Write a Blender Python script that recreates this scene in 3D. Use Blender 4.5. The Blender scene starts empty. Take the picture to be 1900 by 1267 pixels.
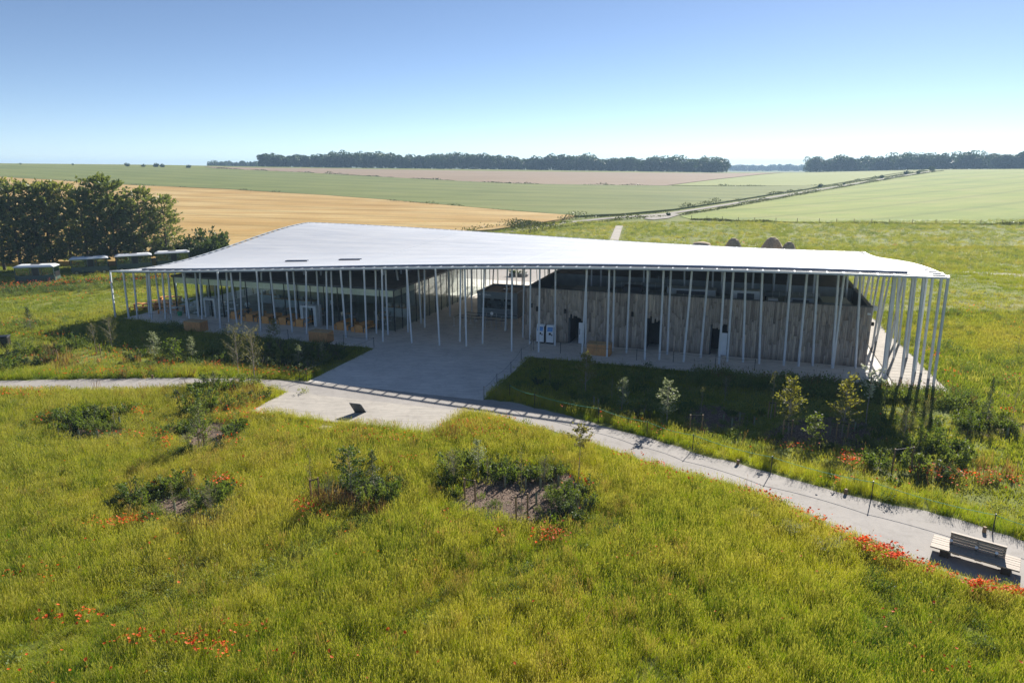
import bpy, bmesh, math, random
import numpy as np
from mathutils import Vector, Matrix, Euler

# ------------------------------------------------------------------ camera, light, exposure
SC = bpy.context.scene
CAMH, PITCH, F = 16.0, math.radians(14.4), 1267.0
CP, SP = math.cos(PITCH), math.sin(PITCH)
cam = bpy.data.cameras.new("camera"); cam.sensor_width = 36; cam.lens = 24.0
cam.clip_start = 0.5; cam.clip_end = 20000
camo = bpy.data.objects.new("camera", cam); SC.collection.objects.link(camo)
camo.location = (0, 0, CAMH); camo.rotation_euler = (math.pi/2 - PITCH, 0, 0)
SC.camera = camo

SUN_AZ, SUN_EL = math.radians(31.5), math.radians(28.8)
w = bpy.data.worlds.new("World"); SC.world = w; w.use_nodes = True
nt = w.node_tree; nt.nodes.clear()
sky = nt.nodes.new("ShaderNodeTexSky"); sky.sky_type = 'NISHITA'; sky.sun_disc = False
sky.sun_elevation = SUN_EL; sky.sun_rotation = SUN_AZ
sky.altitude = 100; sky.air_density = 0.5; sky.dust_density = 0.04; sky.ozone_density = 1.1
bg = nt.nodes.new("ShaderNodeBackground"); bg.inputs[1].default_value = 0.060
wo = nt.nodes.new("ShaderNodeOutputWorld")
nt.links.new(sky.outputs[0], bg.inputs[0]); nt.links.new(bg.outputs[0], wo.inputs[0])
sl = bpy.data.lights.new("sun", 'SUN'); sl.energy = 4.6; sl.angle = math.radians(0.53); sl.color = (1.0, 0.945, 0.86)
so = bpy.data.objects.new("sun", sl); SC.collection.objects.link(so)
sdir = Vector((math.sin(SUN_AZ)*math.cos(SUN_EL), math.cos(SUN_AZ)*math.cos(SUN_EL), math.sin(SUN_EL)))
so.rotation_euler = sdir.to_track_quat('Z', 'Y').to_euler(); so.location = (30, 60, 60)
SC.view_settings.view_transform = 'Standard'; SC.view_settings.look = 'None'
SC.view_settings.exposure = 1.15; SC.view_settings.gamma = 1.0; SC.view_settings.use_curve_mapping = False
SC.cycles.max_bounces = 8; SC.cycles.transparent_max_bounces = 24; SC.cycles.transmission_bounces = 6
SC.cycles.volume_bounces = 0
SC.cycles.use_denoising = True
HAZE_DENSITY = 0.00024

rng = np.random.default_rng(11); random.seed(5)
COL = SC.collection

# ------------------------------------------------------------------ geometry of the place
TH = math.radians(18.5)
E1 = np.array([math.cos(TH), -math.sin(TH)]); E2 = np.array([math.sin(TH), math.cos(TH)]); O2 = np.array([-43.1, 72.5])
def W(s, t, z=0.0):
    p = O2 + s*E1 + t*E2
    return Vector((p[0], p[1], z))
def ST(x, y):
    d = np.array([x, y]) - O2
    return float(d @ E1), float(d @ E2)
def ray(x, y):
    u = (x-950)/F; v = (y-633.5)/F
    return (u, CP - v*SP, -(SP + v*CP))
def gp(x, y, z=0.0):                 # photo pixel -> point on the level plane z
    r = ray(x, y); l = (z-CAMH)/r[2]
    return Vector((r[0]*l, r[1]*l, z))
def hterr(X, Y):
    X = np.asarray(X, float); Y = np.asarray(Y, float)
    R = np.sqrt(X*X + Y*Y)
    az = np.clip(X/np.maximum(Y, 40), -1.2, 1.2)
    ridge = np.interp(az, [-1.2, -.75, -.5, -.35, -.03, .32, .42, .6, .9], [19, 18.6, 17.2, 15.2, 12.2, 8.4, 8.8, 12.6, 14])
    t = np.clip((R-150)/(830-150), 0, 1); s = t*t*(3-2*t)
    h = ridge*s
    d = np.clip((R-830)/900, 0, 1); h = h - 9*d*d*(3-2*d)
    e = np.clip((R-1900)/1600, 0, 1); h = h + 10*e*e*(3-2*e)
    return h
def gt(x, y, off=0.0):               # photo pixel -> terrain
    r = ray(x, y); l = 20.0
    prev = l
    while l < 6000:
        if CAMH + r[2]*l < float(hterr(r[0]*l, r[1]*l)) + off: break
        prev = l; l *= 1.01
    a, b = prev, l
    for _ in range(30):
        m = (a+b)/2
        if CAMH + r[2]*m < float(hterr(r[0]*m, r[1]*m)) + off: b = m
        else: a = m
    return Vector((r[0]*b, r[1]*b, float(hterr(r[0]*b, r[1]*b))))
def to_px(p):
    x, y, z = p; d = CAMH - z
    zc = y*CP + d*SP; yc = d*CP - y*SP
    return 950 + F*x/zc, 633.5 + F*yc/zc
def inpoly(P, poly):
    P = np.asarray(P, float); x, y = P[:, 0], P[:, 1]; r = np.zeros(len(P), bool); n = len(poly)
    for i in range(n):
        x1, y1 = poly[i][0], poly[i][1]; x2, y2 = poly[(i+1) % n][0], poly[(i+1) % n][1]
        if y1 == y2: continue
        c = ((y1 > y) != (y2 > y)) & (x < (x2-x1)*(y-y1)/(y2-y1) + x1)
        r ^= c
    return r
def vnoise(P, scale, seed=0):        # value noise in numpy
    P = np.asarray(P, float)*scale + 1000.5 + seed*17.3
    i = np.floor(P).astype(np.int64); f = P - i; f = f*f*(3-2*f)
    def hsh(a, b):
        n = (a*374761393 + b*668265263 + seed*974711) & 0x7fffffff
        n = ((n ^ (n >> 13))*1274126177) & 0x7fffffff
        return ((n ^ (n >> 16)) & 0xffff)/65535.0
    a = hsh(i[:, 0], i[:, 1]); b = hsh(i[:, 0]+1, i[:, 1]); c = hsh(i[:, 0], i[:, 1]+1); d = hsh(i[:, 0]+1, i[:, 1]+1)
    return (a*(1-f[:, 0]) + b*f[:, 0])*(1-f[:, 1]) + (c*(1-f[:, 0]) + d*f[:, 0])*f[:, 1]

# ------------------------------------------------------------------ materials
def _mat(name):
    m = bpy.data.materials.new(name); m.use_nodes = True; n = m.node_tree; n.nodes.clear()
    o = n.nodes.new("ShaderNodeOutputMaterial"); return m, n, o
def N(n, kind, **kw):
    k = n.nodes.new("ShaderNode"+kind)
    for a, v in kw.items():
        if a.startswith("i_"): k.inputs[a[2:].replace("_", " ")].default_value = v
        else: setattr(k, a, v)
    return k
def L(n, a, b): n.links.new(a, b)
def ramp(n, stops, fac):
    r = n.nodes.new("ShaderNodeValToRGB"); e = r.color_ramp.elements
    while len(e) < len(stops): e.new(0.5)
    for i, (p, c) in enumerate(stops): e[i].position = p; e[i].color = (*c, 1)
    L(n, fac, r.inputs[0]); return r.outputs[0]
def posvec(n, scale=(1, 1, 1), kind='pos', rot=0.0):
    if kind == 'pos': src = N(n, "NewGeometry").outputs["Position"]
    elif kind == 'obj': src = N(n, "TexCoord").outputs["Object"]
    else: src = N(n, "ObjectInfo").outputs["Location"]
    mp = N(n, "Mapping"); mp.inputs["Scale"].default_value = scale; mp.inputs["Rotation"].default_value = (0, 0, rot)
    L(n, src, mp.inputs[0]); return mp.outputs[0]
def noise(n, vec, scale, detail=4, rough=.55, dist=0.0):
    t = N(n, "TexNoise"); t.inputs["Scale"].default_value = scale; t.inputs["Detail"].default_value = detail
    t.inputs["Roughness"].default_value = rough; t.inputs["Distortion"].default_value = dist
    L(n, vec, t.inputs["Vector"]); return t.outputs["Fac"]
def mixc(n, fac, a, b, mode='MIX'):
    m = N(n, "Mix", data_type='RGBA', blend_type=mode)
    for sock, v in ((m.inputs["Factor"], fac), (m.inputs["A"], a), (m.inputs["B"], b)): pass
    ins = [s for s in m.inputs if s.enabled]
    for sk, v in zip((m.inputs[0], m.inputs[6], m.inputs[7]), (fac, a, b)):
        if isinstance(v, (int, float)): sk.default_value = v
        elif isinstance(v, tuple): sk.default_value = (*v, 1)
        else: L(n, v, sk)
    return m.outputs[2]
def bsdf(n, o, color, rough=.8, metal=0.0, spec=.5, bump=None, bstr=.2, bdist=.02):
    b = N(n, "BsdfPrincipled")
    if isinstance(color, tuple): b.inputs["Base Color"].default_value = (*color, 1)
    else: L(n, color, b.inputs["Base Color"])
    if isinstance(rough, (int, float)): b.inputs["Roughness"].default_value = rough
    else: L(n, rough, b.inputs["Roughness"])
    b.inputs["Metallic"].default_value = metal; b.inputs["Specular IOR Level"].default_value = spec
    if bump is not None:
        bp = N(n, "Bump"); bp.inputs["Strength"].default_value = bstr; bp.inputs["Distance"].default_value = bdist
        L(n, bump, bp.inputs["Height"]); L(n, bp.outputs[0], b.inputs["Normal"])
    L(n, b.outputs[0], o.inputs[0]); return b
def simple(name, c, rough=.6, metal=0.0, var=.18, scale=3.0, spec=.5, bump=0.0, kind='pos', stretch=(1, 1, 1)):
    m, n, o = _mat(name)
    v = posvec(n, stretch, kind)
    f = noise(n, v, scale, 5)
    lo = tuple(x*(1-var) for x in c); hi = tuple(min(1, x*(1+var)) for x in c)
    col = ramp(n, [(.3, lo), (.7, hi)], f)
    bsdf(n, o, col, rough, metal, spec, f if bump else None, bump)
    return m
M = {}
M['white_steel'] = simple('white_steel', (.60, .63, .66), .42, 0, .06, 2)
M['recess'] = simple('recess_dark', (.05, .055, .06), .8, 0, .1, 2)  # near-black colour stands in for the unlit interior behind the doorways
M['roof'] = None
M['dark_gutter'] = simple('dark_gutter', (.05, .07, .12), .25, .6, .1, 2)  # blue put into the colour for sky reflected in the shaded gutter
M['anthracite'] = simple('anthracite', (.08, .087, .096), .5, 0, .12, 2)
M['mullion'] = simple('mullion', (.02, .022, .025), .4, 0, .1, 2)
M['cream'] = simple('cream_bulkhead', (.82, .79, .66), .6, 0, .08, 1.2)
M['pod_roof'] = simple('pod_roof_membrane', (.15, .132, .115), .75, 0, .25, 1.2)
M['interior_wall'] = simple('interior_wall', (.30, .30, .26), .7, 0, .25, .8)
M['ceiling'] = simple('ceiling_white', (.68, .68, .64), .8, 0, .05, 1)
M['plywood'] = simple('orange_timber', (.72, .34, .10), .55, 0, .22, 5, stretch=(1, 1, 6), bump=.05)
M['plywood_pale'] = simple('pale_timber', (.50, .33, .17), .6, 0, .2, 5)
M['planter'] = simple('planter_timber', (.56, .27, .10), .6, 0, .2, 7, stretch=(1, 1, .3), bump=.08)
M['bench_wood'] = simple('weathered_bench_wood', (.37, .295, .225), .7, 0, .22, 9, bump=.2, kind='obj', stretch=(.25, 5, 5))
M['bench_dark'] = simple('dark_bench_block', (.075, .055, .04), .75, 0, .3, 8, bump=.2)
M['steel'] = simple('brushed_steel', (.55, .56, .58), .3, .9, .05, 4)
M['post_dark'] = simple('dark_post', (.018, .018, .02), .5, 0, .2, 6)
M['rope_green'] = simple('green_rope', (.10, .42, .24), .7, 0, .1, 8)
M['rope_dark'] = simple('dark_rope', (.06, .07, .06), .8, 0, .1, 8)
M['stake'] = simple('stake_wood', (.26, .17, .09), .8, 0, .3, 9)
M['guard'] = simple('tree_guard', (.20, .23, .15), .7, 0, .2, 6)
M['rubber'] = simple('rubber', (.02, .02, .02), .7)
M['stone_dark'] = simple('dark_slate', (.075, .08, .085), .35, 0, .25, 5, bump=.05)
M['bark'] = simple('bark', (.12, .095, .07), .9, 0, .35, 6, bump=.3)
M['bark_pale'] = simple('pale_bark', (.28, .24, .19), .85, 0, .25, 9)
M['machine_white'] = simple('machine_white', (.72, .75, .78), .35, 0, .04, 3)
M['black'] = simple('black_plastic', (.012, .012, .014), .4)
M['plant_metal'] = simple('galvanised_metal', (.36, .40, .42), .45, .5, .12, 3)
M['plant_white'] = simple('plant_white', (.55, .58, .58), .5, 0, .08, 3)
M['well'] = simple('well_lining', (.32, .35, .36), .8, 0, .15, 1.2)
M['green_body'] = simple('dark_green_paint', (.055, .095, .088), .35, 0, .1, 2)
M['train_roof'] = simple('train_roof_white', (.78, .80, .82), .4, 0, .04, 1.5)
M['skin'] = simple('skin', (.48, .30, .22), .6, 0, .05)
M['shirt'] = simple('white_shirt', (.72, .76, .8), .8, 0, .04)
M['trouser'] = simple('dark_trousers', (.03, .03, .04), .8, 0, .1)
M['hair'] = simple('dark_hair', (.03, .02, .015), .7)
M['green_plastic'] = simple('green_plastic', (.03, .33, .14), .4)
M['cardboard'] = simple('brown_panel', (.40, .24, .11), .7)
M['thatch'] = simple('thatch', (.42, .32, .21), .95, 0, .4, 7, bump=.6, stretch=(1, 1, .25))
M['chalk_wall'] = simple('chalk_daub', (.6, .56, .48), .9, 0, .12, 4)
M['sign_white'] = simple('sign_white', (.8, .8, .8), .5)

def m_roof():
    m, n, o = _mat('pale_zinc_roof')
    v = posvec(n, (1, 1, 1), 'obj')
    v2 = posvec(n, (.25, 2.2, 1), 'obj')
    a = noise(n, v2, .55, 5); b = noise(n, v, 6, 3)
    c = ramp(n, [(.3, (.57, .572, .578)), (.55, (.63, .63, .632)), (.75, (.69, .685, .68))], a)
    r = ramp(n, [(.3, (.34,)*3), (.7, (.46,)*3)], a)
    bsdf(n, o, c, r, .12, .5, b, .02, .01)
    return m
M['roof'] = m_roof()

def m_concrete(name, base, var=.12, rot=-TH, streak=True, fine=40):
    m, n, o = _mat(name)
    v = posvec(n); vs = posvec(n, (.35, 3.0, 1), 'pos', TH)
    big = noise(n, v, .22, 4); st = noise(n, vs, 1.5, 6, .7); fi = noise(n, v, fine, 3, .7)
    lo = tuple(x*(1-var) for x in base); hi = tuple(min(1, x*(1+var)) for x in base)
    c = ramp(n, [(.25, lo), (.75, hi)], big)
    if streak: c = mixc(n, .75, c, ramp(n, [(.32, (.74,)*3), (.62, (1.1, 1.1, 1.08))], st), 'MULTIPLY')
    c = mixc(n, .35, c, ramp(n, [(.3, (.7,)*3), (.7, (1.15,)*3)], fi), 'MULTIPLY')
    wr = noise(n, v, 1.3, 6, .7, 1.2)
    c = mixc(n, .6, c, ramp(n, [(.36, (.80, .79, .77)), (.5, (1,)*3), (.64, (1.07, 1.06, 1.04))], wr), 'MULTIPLY')
    bsdf(n, o, c, .85, 0, .3, fi, .25, .01)
    return m
M['plaza'] = m_concrete('plaza_concrete', (.70, .655, .60))
M['slab'] = m_concrete('pale_slab_concrete', (.43, .395, .35), .08)
M['path'] = m_concrete('path_hoggin', (.345, .32, .295), .14, streak=False, fine=22)
M['side_pave'] = m_concrete('side_paving', (.40, .36, .31), .12, fine=30)
M['yard'] = m_concrete('yard_asphalt', (.34, .31, .285), .12, streak=False)
M['gravel'] = m_concrete('bluegrey_gravel', (.16, .16, .18), .3, streak=False, fine=14)

def m_cladding():
    m, n, o = _mat('weathered_chestnut_cladding')
    at = N(n, "Attribute", attribute_name="tone")
    v = posvec(n, (9, 9, .8)); f = noise(n, v, 1.2, 6, .7)
    c = ramp(n, [(0, (.25, .21, .18)), (.3, (.37, .318, .272)), (.55, (.46, .395, .335)), (.8, (.53, .45, .37)), (1, (.62, .52, .41))], at.outputs["Fac"])
    c = mixc(n, .55, c, ramp(n, [(.3, (.6,)*3), (.7, (1.25,)*3)], f), 'MULTIPLY')
    bsdf(n, o, c, .85, 0, .3, f, .3, .01)
    return m
M['cladding'] = m_cladding()

def m_glass(name, tint=(.955, .985, .975), base=.035):
    m, n, o = _mat(name)
    tr = N(n, "BsdfTransparent"); tr.inputs[0].default_value = (*tint, 1)
    gl = N(n, "BsdfGlossy"); gl.inputs["Roughness"].default_value = .02; gl.inputs[0].default_value = (.9, .95, .95, 1)
    lw = N(n, "LayerWeight"); lw.inputs[0].default_value = .5
    pw = N(n, "Math", operation='POWER'); pw.inputs[1].default_value = 4.0; L(n, lw.outputs["Facing"], pw.inputs[0])
    ad = N(n, "Math", operation='MULTIPLY_ADD'); ad.inputs[1].default_value = .9; ad.inputs[2].default_value = base
    ad.use_clamp = True
    L(n, pw.outputs[0], ad.inputs[0])
    mx = N(n, "MixShader"); L(n, ad.outputs[0], mx.inputs[0]); L(n, tr.outputs[0], mx.inputs[1]); L(n, gl.outputs[0], mx.inputs[2])
    L(n, mx.outputs[0], o.inputs[0]); return m
M['glass'] = m_glass('pod_glass')
M['glass_dark'] = m_glass('vehicle_glass', (.66, .76, .73), .10)
M['screen_blue'] = simple('blue_screen_print', (.10, .26, .55), .2)

def m_foliage(name, stops, trans=.45, kind='rand', nscale=.35, rough=.55, tcol=(1.5, 1.35, .5)):
    """leaf shader: colour differs by plant (object random) and by place (noise on the instance location)"""
    m, n, o = _mat(name)
    oi = N(n, "ObjectInfo")
    if kind == 'rand':
        a = N(n, "Math", operation='MULTIPLY_ADD'); a.inputs[1].default_value = .55; a.inputs[2].default_value = .0
        L(n, oi.outputs["Random"], a.inputs[0])
        f2 = noise(n, posvec(n), 2.2, 2)
        b = N(n, "Math", operation='MULTIPLY_ADD'); b.inputs[1].default_value = .55
        L(n, f2, b.inputs[0]); L(n, a.outputs[0], b.inputs[2])
        fac = b.outputs[0]
    else:
        lv = posvec(n, (1, 1, .001), 'loc')
        f1 = noise(n, lv, nscale*.28, 2); f2 = noise(n, lv, nscale*1.7, 3)
        a = N(n, "Math", operation='MULTIPLY_ADD'); a.inputs[1].default_value = 2.0; a.inputs[2].default_value = -1.0
        L(n, f1, a.inputs[0])
        b = N(n, "Math", operation='MULTIPLY_ADD'); b.inputs[1].default_value = .8
        L(n, f2, b.inputs[0]); L(n, a.outputs[0], b.inputs[2])
        c_ = N(n, "Math", operation='MULTIPLY_ADD'); c_.inputs[1].default_value = .35
        L(n, oi.outputs["Random"], c_.inputs[0]); L(n, b.outputs[0], c_.inputs[2])
        d_ = N(n, "Math", operation='SUBTRACT'); d_.inputs[1].default_value = .04
        L(n, c_.outputs[0], d_.inputs[0]); fac = d_.outputs[0]
    col = ramp(n, stops, fac)
    p = N(n, "BsdfPrincipled"); L(n, col, p.inputs["Base Color"]); p.inputs["Roughness"].default_value = rough
    p.inputs["Specular IOR Level"].default_value = .25
    t = N(n, "BsdfTranslucent")
    tc = mixc(n, 1.0, col, tcol, 'MULTIPLY'); L(n, tc, t.inputs[0])
    mx = N(n, "MixShader"); mx.inputs[0].default_value = trans
    L(n, p.outputs[0], mx.inputs[1]); L(n, t.outputs[0], mx.inputs[2]); L(n, mx.outputs[0], o.inputs[0])
    return m
M['g_meadow'] = m_foliage('meadow_grass', [(.12, (.095, .175, .016)), (.34, (.215, .275, .018)), (.55, (.32, .34, .022)), (.78, (.385, .355, .036)), (1, (.42, .35, .08))], .5, 'loc', .30, tcol=(1.35, 1.45, .4))
M['g_seed'] = m_foliage('grass_seed_heads', [(.2, (.30, .31, .05)), (.6, (.38, .355, .075)), (1, (.44, .37, .11))], .4, 'loc', .30, tcol=(1.2, 1.2, .6))
M['g_rough'] = m_foliage('rough_grass', [(.12, (.15, .215, .065)), (.4, (.25, .31, .09)), (.65, (.32, .345, .11)), (1, (.40, .37, .17))], .45, 'loc', .4)
M['g_lawn'] = m_foliage('lawn_grass', [(.15, (.14, .205, .026)), (.5, (.23, .275, .038)), (1, (.30, .29, .08))], .45, 'loc', .25)
M['weed'] = m_foliage('weed_leaves', [(.15, (.080, .135, .042)), (.5, (.150, .21, .062)), (1, (.235, .27, .075))], .4, 'loc', .5)
M['weed_red'] = m_foliage('dock_stems', [(.1, (.14, .10, .045)), (1, (.24, .15, .06))], .3, 'loc', .5, tcol=(1.4, 1, .6))
M['shrub_green'] = m_foliage('shrub_leaves', [(0, (.060, .110, .030)), (.5, (.110, .165, .044)), (1, (.165, .21, .055))])
M['shrub_dark'] = m_foliage('dark_shrub_leaves', [(0, (.045, .080, .034)), (1, (.100, .140, .052))], .35)
M['shrub_bright'] = m_foliage('bright_shrub_leaves', [(0, (.075, .135, .020)), (1, (.135, .185, .030))], .5)
M['tree_yellow'] = m_foliage('yellowgreen_tree_leaves', [(0, (.13, .15, .035)), (1, (.21, .21, .06))], .5)
M['tree_pale'] = m_foliage('pale_tree_leaves', [(0, (.20, .24, .14)), (1, (.30, .33, .20))], .45, tcol=(1.2, 1.2, .8))
M['tree_white'] = m_foliage('whitish_tree_leaves', [(0, (.42, .45, .33)), (1, (.52, .54, .42))], .4, tcol=(1.1, 1.1, .9))
M['willow'] = m_foliage('feathery_leaves', [(0, (.12, .135, .055)), (1, (.19, .185, .085))], .45)
M['conifer'] = m_foliage('conifer_sprays', [(0, (.075, .120, .060)), (.5, (.155, .200, .090)), (1, (.30, .32, .14))], .45, rough=.35)
M['wood_far'] = m_foliage('broadleaf_wood', [(0, (.028, .066, .022)), (1, (.060, .110, .034))], .25)
M['hedge_far'] = m_foliage('verge_bushes', [(0, (.04, .06, .018)), (1, (.09, .11, .035))], .3)
M['poppy'] = m_foliage('poppy_petals', [(0, (.74, .13, .022)), (1, (.82, .20, .035))], .45, tcol=(1.3, .8, .6))
M['umbel'] = m_foliage('white_umbels', [(0, (.42, .43, .28)), (1, (.55, .55, .4))], .3, tcol=(1, 1, .9))
M['dry'] = m_foliage('dry_grass', [(0, (.30, .24, .07)), (1, (.38, .31, .10))], .4, tcol=(1.2, 1, .6))

def m_ground():
    m, n, o = _mat('rough_grassland')
    v = posvec(n); a = noise(n, v, .035, 5, .6, .6); b = noise(n, v, .5, 5, .65); vs = posvec(n, (.3, 1.6, 1), 'pos', .12)
    c3 = noise(n, vs, .06, 5, .6); d = noise(n, v, 4, 3)
    col = ramp(n, [(.28, (.14, .18, .042)), (.47, (.19, .22, .052)), (.62, (.235, .24, .07)), (.8, (.28, .255, .105))], a)
    col = mixc(n, .45, col, ramp(n, [(.35, (.10, .135, .030)), (.5, (.17, .185, .042)), (.68, (.25, .22, .10))], c3))
    col = mixc(n, .5, col, ramp(n, [(.3, (.7, .74, .65)), (.68, (1.2, 1.18, 1.12))], b), 'MULTIPLY')
    col = mixc(n, .4, col, ramp(n, [(.3, (.6,)*3), (.7, (1.3,)*3)], d), 'MULTIPLY')
    bsdf(n, o, col, .95, 0, .1, b, .6, .25)
    return m
M['ground'] = m_ground()
def m_field(name, stops, scale=.02, stretch=(.12, 1.6, 1), rot=0.0, fine=1.2, bs=.5, tram=0.0, trot=0.0):
    m, n, o = _mat(name)
    vs = posvec(n, stretch, 'pos', rot); a = noise(n, vs, scale*4, 5, .6, .3); b = noise(n, posvec(n), scale*.8, 4); f = noise(n, posvec(n), fine, 4, .7)
    mx = N(n, "Math", operation='MULTIPLY_ADD'); mx.inputs[1].default_value = .6; L(n, a, mx.inputs[0])
    b2 = N(n, "Math", operation='MULTIPLY'); b2.inputs[1].default_value = .4; L(n, b, b2.inputs[0]); L(n, b2.outputs[0], mx.inputs[2])
    col = ramp(n, stops, mx.outputs[0])
    col = mixc(n, .35, col, ramp(n, [(.3, (.72,)*3), (.7, (1.2,)*3)], f), 'MULTIPLY')
    if tram:
        wv = N(n, "TexWave", wave_type='BANDS', bands_direction='Y'); wv.inputs["Scale"].default_value = tram; wv.inputs["Distortion"].default_value = .6; wv.inputs["Detail"].default_value = 2; wv.inputs["Detail Scale"].default_value = .4
        L(n, posvec(n, (1, 1, 1), 'pos', trot), wv.inputs["Vector"])
        col = mixc(n, 1.0, col, ramp(n, [(.0, (.80, .82, .80)), (.10, (.98, .98, .98)), (.85, (1, 1, 1)), (1, (1.07, 1.06, 1.05))], wv.outputs["Fac"]), 'MULTIPLY')
    bsdf(n, o, col, .95, 0, .1, f, bs, .2)
    return m
M['wheat'] = m_field('ripe_wheat', [(.34, (.35, .215, .068)), (.48, (.42, .275, .10)), (.58, (.50, .37, .17)), (.68, (.42, .285, .11))], .035, (.08, 1.4, 1), .50, tram=.016, trot=.42)
M['barley_green'] = m_field('green_barley', [(.36, (.135, .165, .050)), (.52, (.180, .205, .062)), (.66, (.215, .225, .078))], .03, (.07, 1.4, 1), .35, tram=.0115, trot=.38)
M['stubble'] = m_field('pinkish_stubble', [(.3, (.25, .185, .125)), (.7, (.32, .24, .165))], .02)
M['pasture'] = m_field('bright_pasture', [(.34, (.175, .235, .040)), (.5, (.225, .270, .052)), (.66, (.28, .290, .085))], .02, (.5, 1.0, 1), -.5, tram=.012, trot=-.62)
M['pale_crop'] = m_field('pale_crop', [(.3, (.24, .28, .095)), (.7, (.30, .32, .12))], .015)
M['track'] = m_field('chalk_track', [(.3, (.29, .265, .225)), (.7, (.37, .345, .30))], .3)
def m_chips():
    m, n, o = _mat('bark_mulch')
    v = posvec(n); f = noise(n, v, 9, 4, .7); g = noise(n, v, .8, 3)
    c = ramp(n, [(.3, (.10, .070, .055)), (.5, (.18, .130, .10)), (.7, (.28, .21, .16))], f)
    c = mixc(n, .4, c, ramp(n, [(.3, (.7, .72, .7)), (.7, (1.15, 1.1, 1.05))], g), 'MULTIPLY')
    bsdf(n, o, c, .95, 0, .1, f, .8, .06); return m
M['mulch'] = m_chips()
def m_chip():
    m, n, o = _mat('wood_chip'); f = noise(n, posvec(n), 7, 2)
    bsdf(n, o, ramp(n, [(.3, (.10, .08, .065)), (.5, (.24, .19, .15)), (.7, (.42, .34, .27))], f), .9, 0, .1); return m
M['chip'] = m_chip()

# ------------------------------------------------------------------ builders
def link(o, parent=None):
    COL.objects.link(o)
    if parent is not None: o.parent = parent
    return o
def tag(o, label=None, cat=None, group=None, kind=None):
    if label: o['label'] = label
    if cat: o['category'] = cat
    if group: o['group'] = group
    if kind: o['kind'] = kind
    return o
def empty(name, loc=(0, 0, 0), rz=0.0):
    o = bpy.data.objects.new(name, None); o.empty_display_size = .2
    o.location = loc; o.rotation_euler = (0, 0, rz); return link(o)
class MB:
    def __init__(s): s.v = []; s.f = []; s.mi = []
    def add(s, vs, fs, mi=0):
        b = len(s.v); s.v += [tuple(p) for p in vs]; s.f += [tuple(i+b for i in f) for f in fs]; s.mi += [mi]*len(fs); return s
    def box(s, a, b, mi=0, mat=None):
        x0, y0, z0 = a; x1, y1, z1 = b
        vs = [(x0, y0, z0), (x1, y0, z0), (x1, y1, z0), (x0, y1, z0), (x0, y0, z1), (x1, y0, z1), (x1, y1, z1), (x0, y1, z1)]
        if mat is not None: vs = [tuple(mat @ Vector(p)) for p in vs]
        return s.add(vs, [(0, 3, 2, 1), (4, 5, 6, 7), (0, 1, 5, 4), (1, 2, 6, 5), (2, 3, 7, 6), (3, 0, 4, 7)], mi)
    def tube(s, pts, r, n=8, mi=0, cap=True):
        pts = [Vector(p) for p in pts]; rs = r if isinstance(r, (list, tuple)) else [r]*len(pts); rings = []
        for i, p in enumerate(pts):
            d = (pts[min(i+1, len(pts)-1)] - pts[max(i-1, 0)]).normalized()
            a = d.orthogonal().normalized() if abs(d.z) < .99 else Vector((1, 0, 0)); a = (a - d*a.dot(d)).normalized(); b = d.cross(a)
            rings.append([p + (a*math.cos(2*math.pi*k/n) + b*math.sin(2*math.pi*k/n))*rs[i] for k in range(n)])
        vs = [q for R in rings for q in R]; fs = []
        for i in range(len(pts)-1):
            for k in range(n):
                fs.append((i*n+k, i*n+(k+1) % n, (i+1)*n+(k+1) % n, (i+1)*n+k))
        if cap: fs.append(tuple(range(n-1, -1, -1))); fs.append(tuple((len(pts)-1)*n+k for k in range(n)))
        return s.add(vs, fs, mi)
    def prism(s, poly, z0, z1, mi=0):
        n = len(poly); vs = [(p[0], p[1], z0) for p in poly] + [(p[0], p[1], z1) for p in poly]
        fs = [tuple(range(n-1, -1, -1)), tuple(range(n, 2*n))] + [(i, (i+1) % n, n+(i+1) % n, n+i) for i in range(n)]
        return s.add(vs, fs, mi)
    def mesh(s, name, mats, bevel=0.0, smooth=False):
        me = bpy.data.meshes.new(name); me.from_pydata(s.v, [], s.f)
        for m in (mats if isinstance(mats, (list, tuple)) else [mats]): me.materials.append(m)
        me.polygons.foreach_set('material_index', s.mi)
        if bevel:
            bm = bmesh.new(); bm.from_mesh(me)
            bmesh.ops.bevel(bm, geom=list(bm.edges), offset=bevel, segments=1, affect='EDGES', profile=.5); bm.to_mesh(me); bm.free()
        if smooth: me.polygons.foreach_set('use_smooth', [True]*len(me.polygons))
        me.update(); return me
    def build(s, name, mats, parent=None, loc=None, bevel=0.0, smooth=False):
        o = bpy.data.objects.new(name, s.mesh(name, mats, bevel, smooth)); link(o, parent)
        if loc is not None: o.location = loc
        return o
def npmesh(name, V, Fc, mats, mi=None, smooth=False):
    me = bpy.data.meshes.new(name); V = np.asarray(V, np.float32); Fc = np.asarray(Fc, np.int32)
    me.vertices.add(len(V)); me.vertices.foreach_set('co', V.ravel())
    k = Fc.shape[1]; me.loops.add(Fc.size); me.loops.foreach_set('vertex_index', Fc.ravel())
    me.polygons.add(len(Fc)); me.polygons.foreach_set('loop_start', np.arange(0, Fc.size, k, dtype=np.int32))
    for m in (mats if isinstance(mats, (list, tuple)) else [mats]): me.materials.append(m)
    if mi is not None: me.polygons.foreach_set('material_index', np.asarray(mi, np.int32))
    if smooth: me.polygons.foreach_set('use_smooth', np.ones(len(Fc), bool))
    me.update(calc_edges=True); me.validate(); return me
def obj(name, me, parent=None, loc=None):
    o = bpy.data.objects.new(name, me); link(o, parent)
    if loc is not None: o.location = loc
    return o
def copy_tree(o, parent=None):
    c = o.copy(); COL.objects.link(c); c.parent = parent
    for ch in list(o.children): copy_tree(ch, c)
    return c

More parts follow.
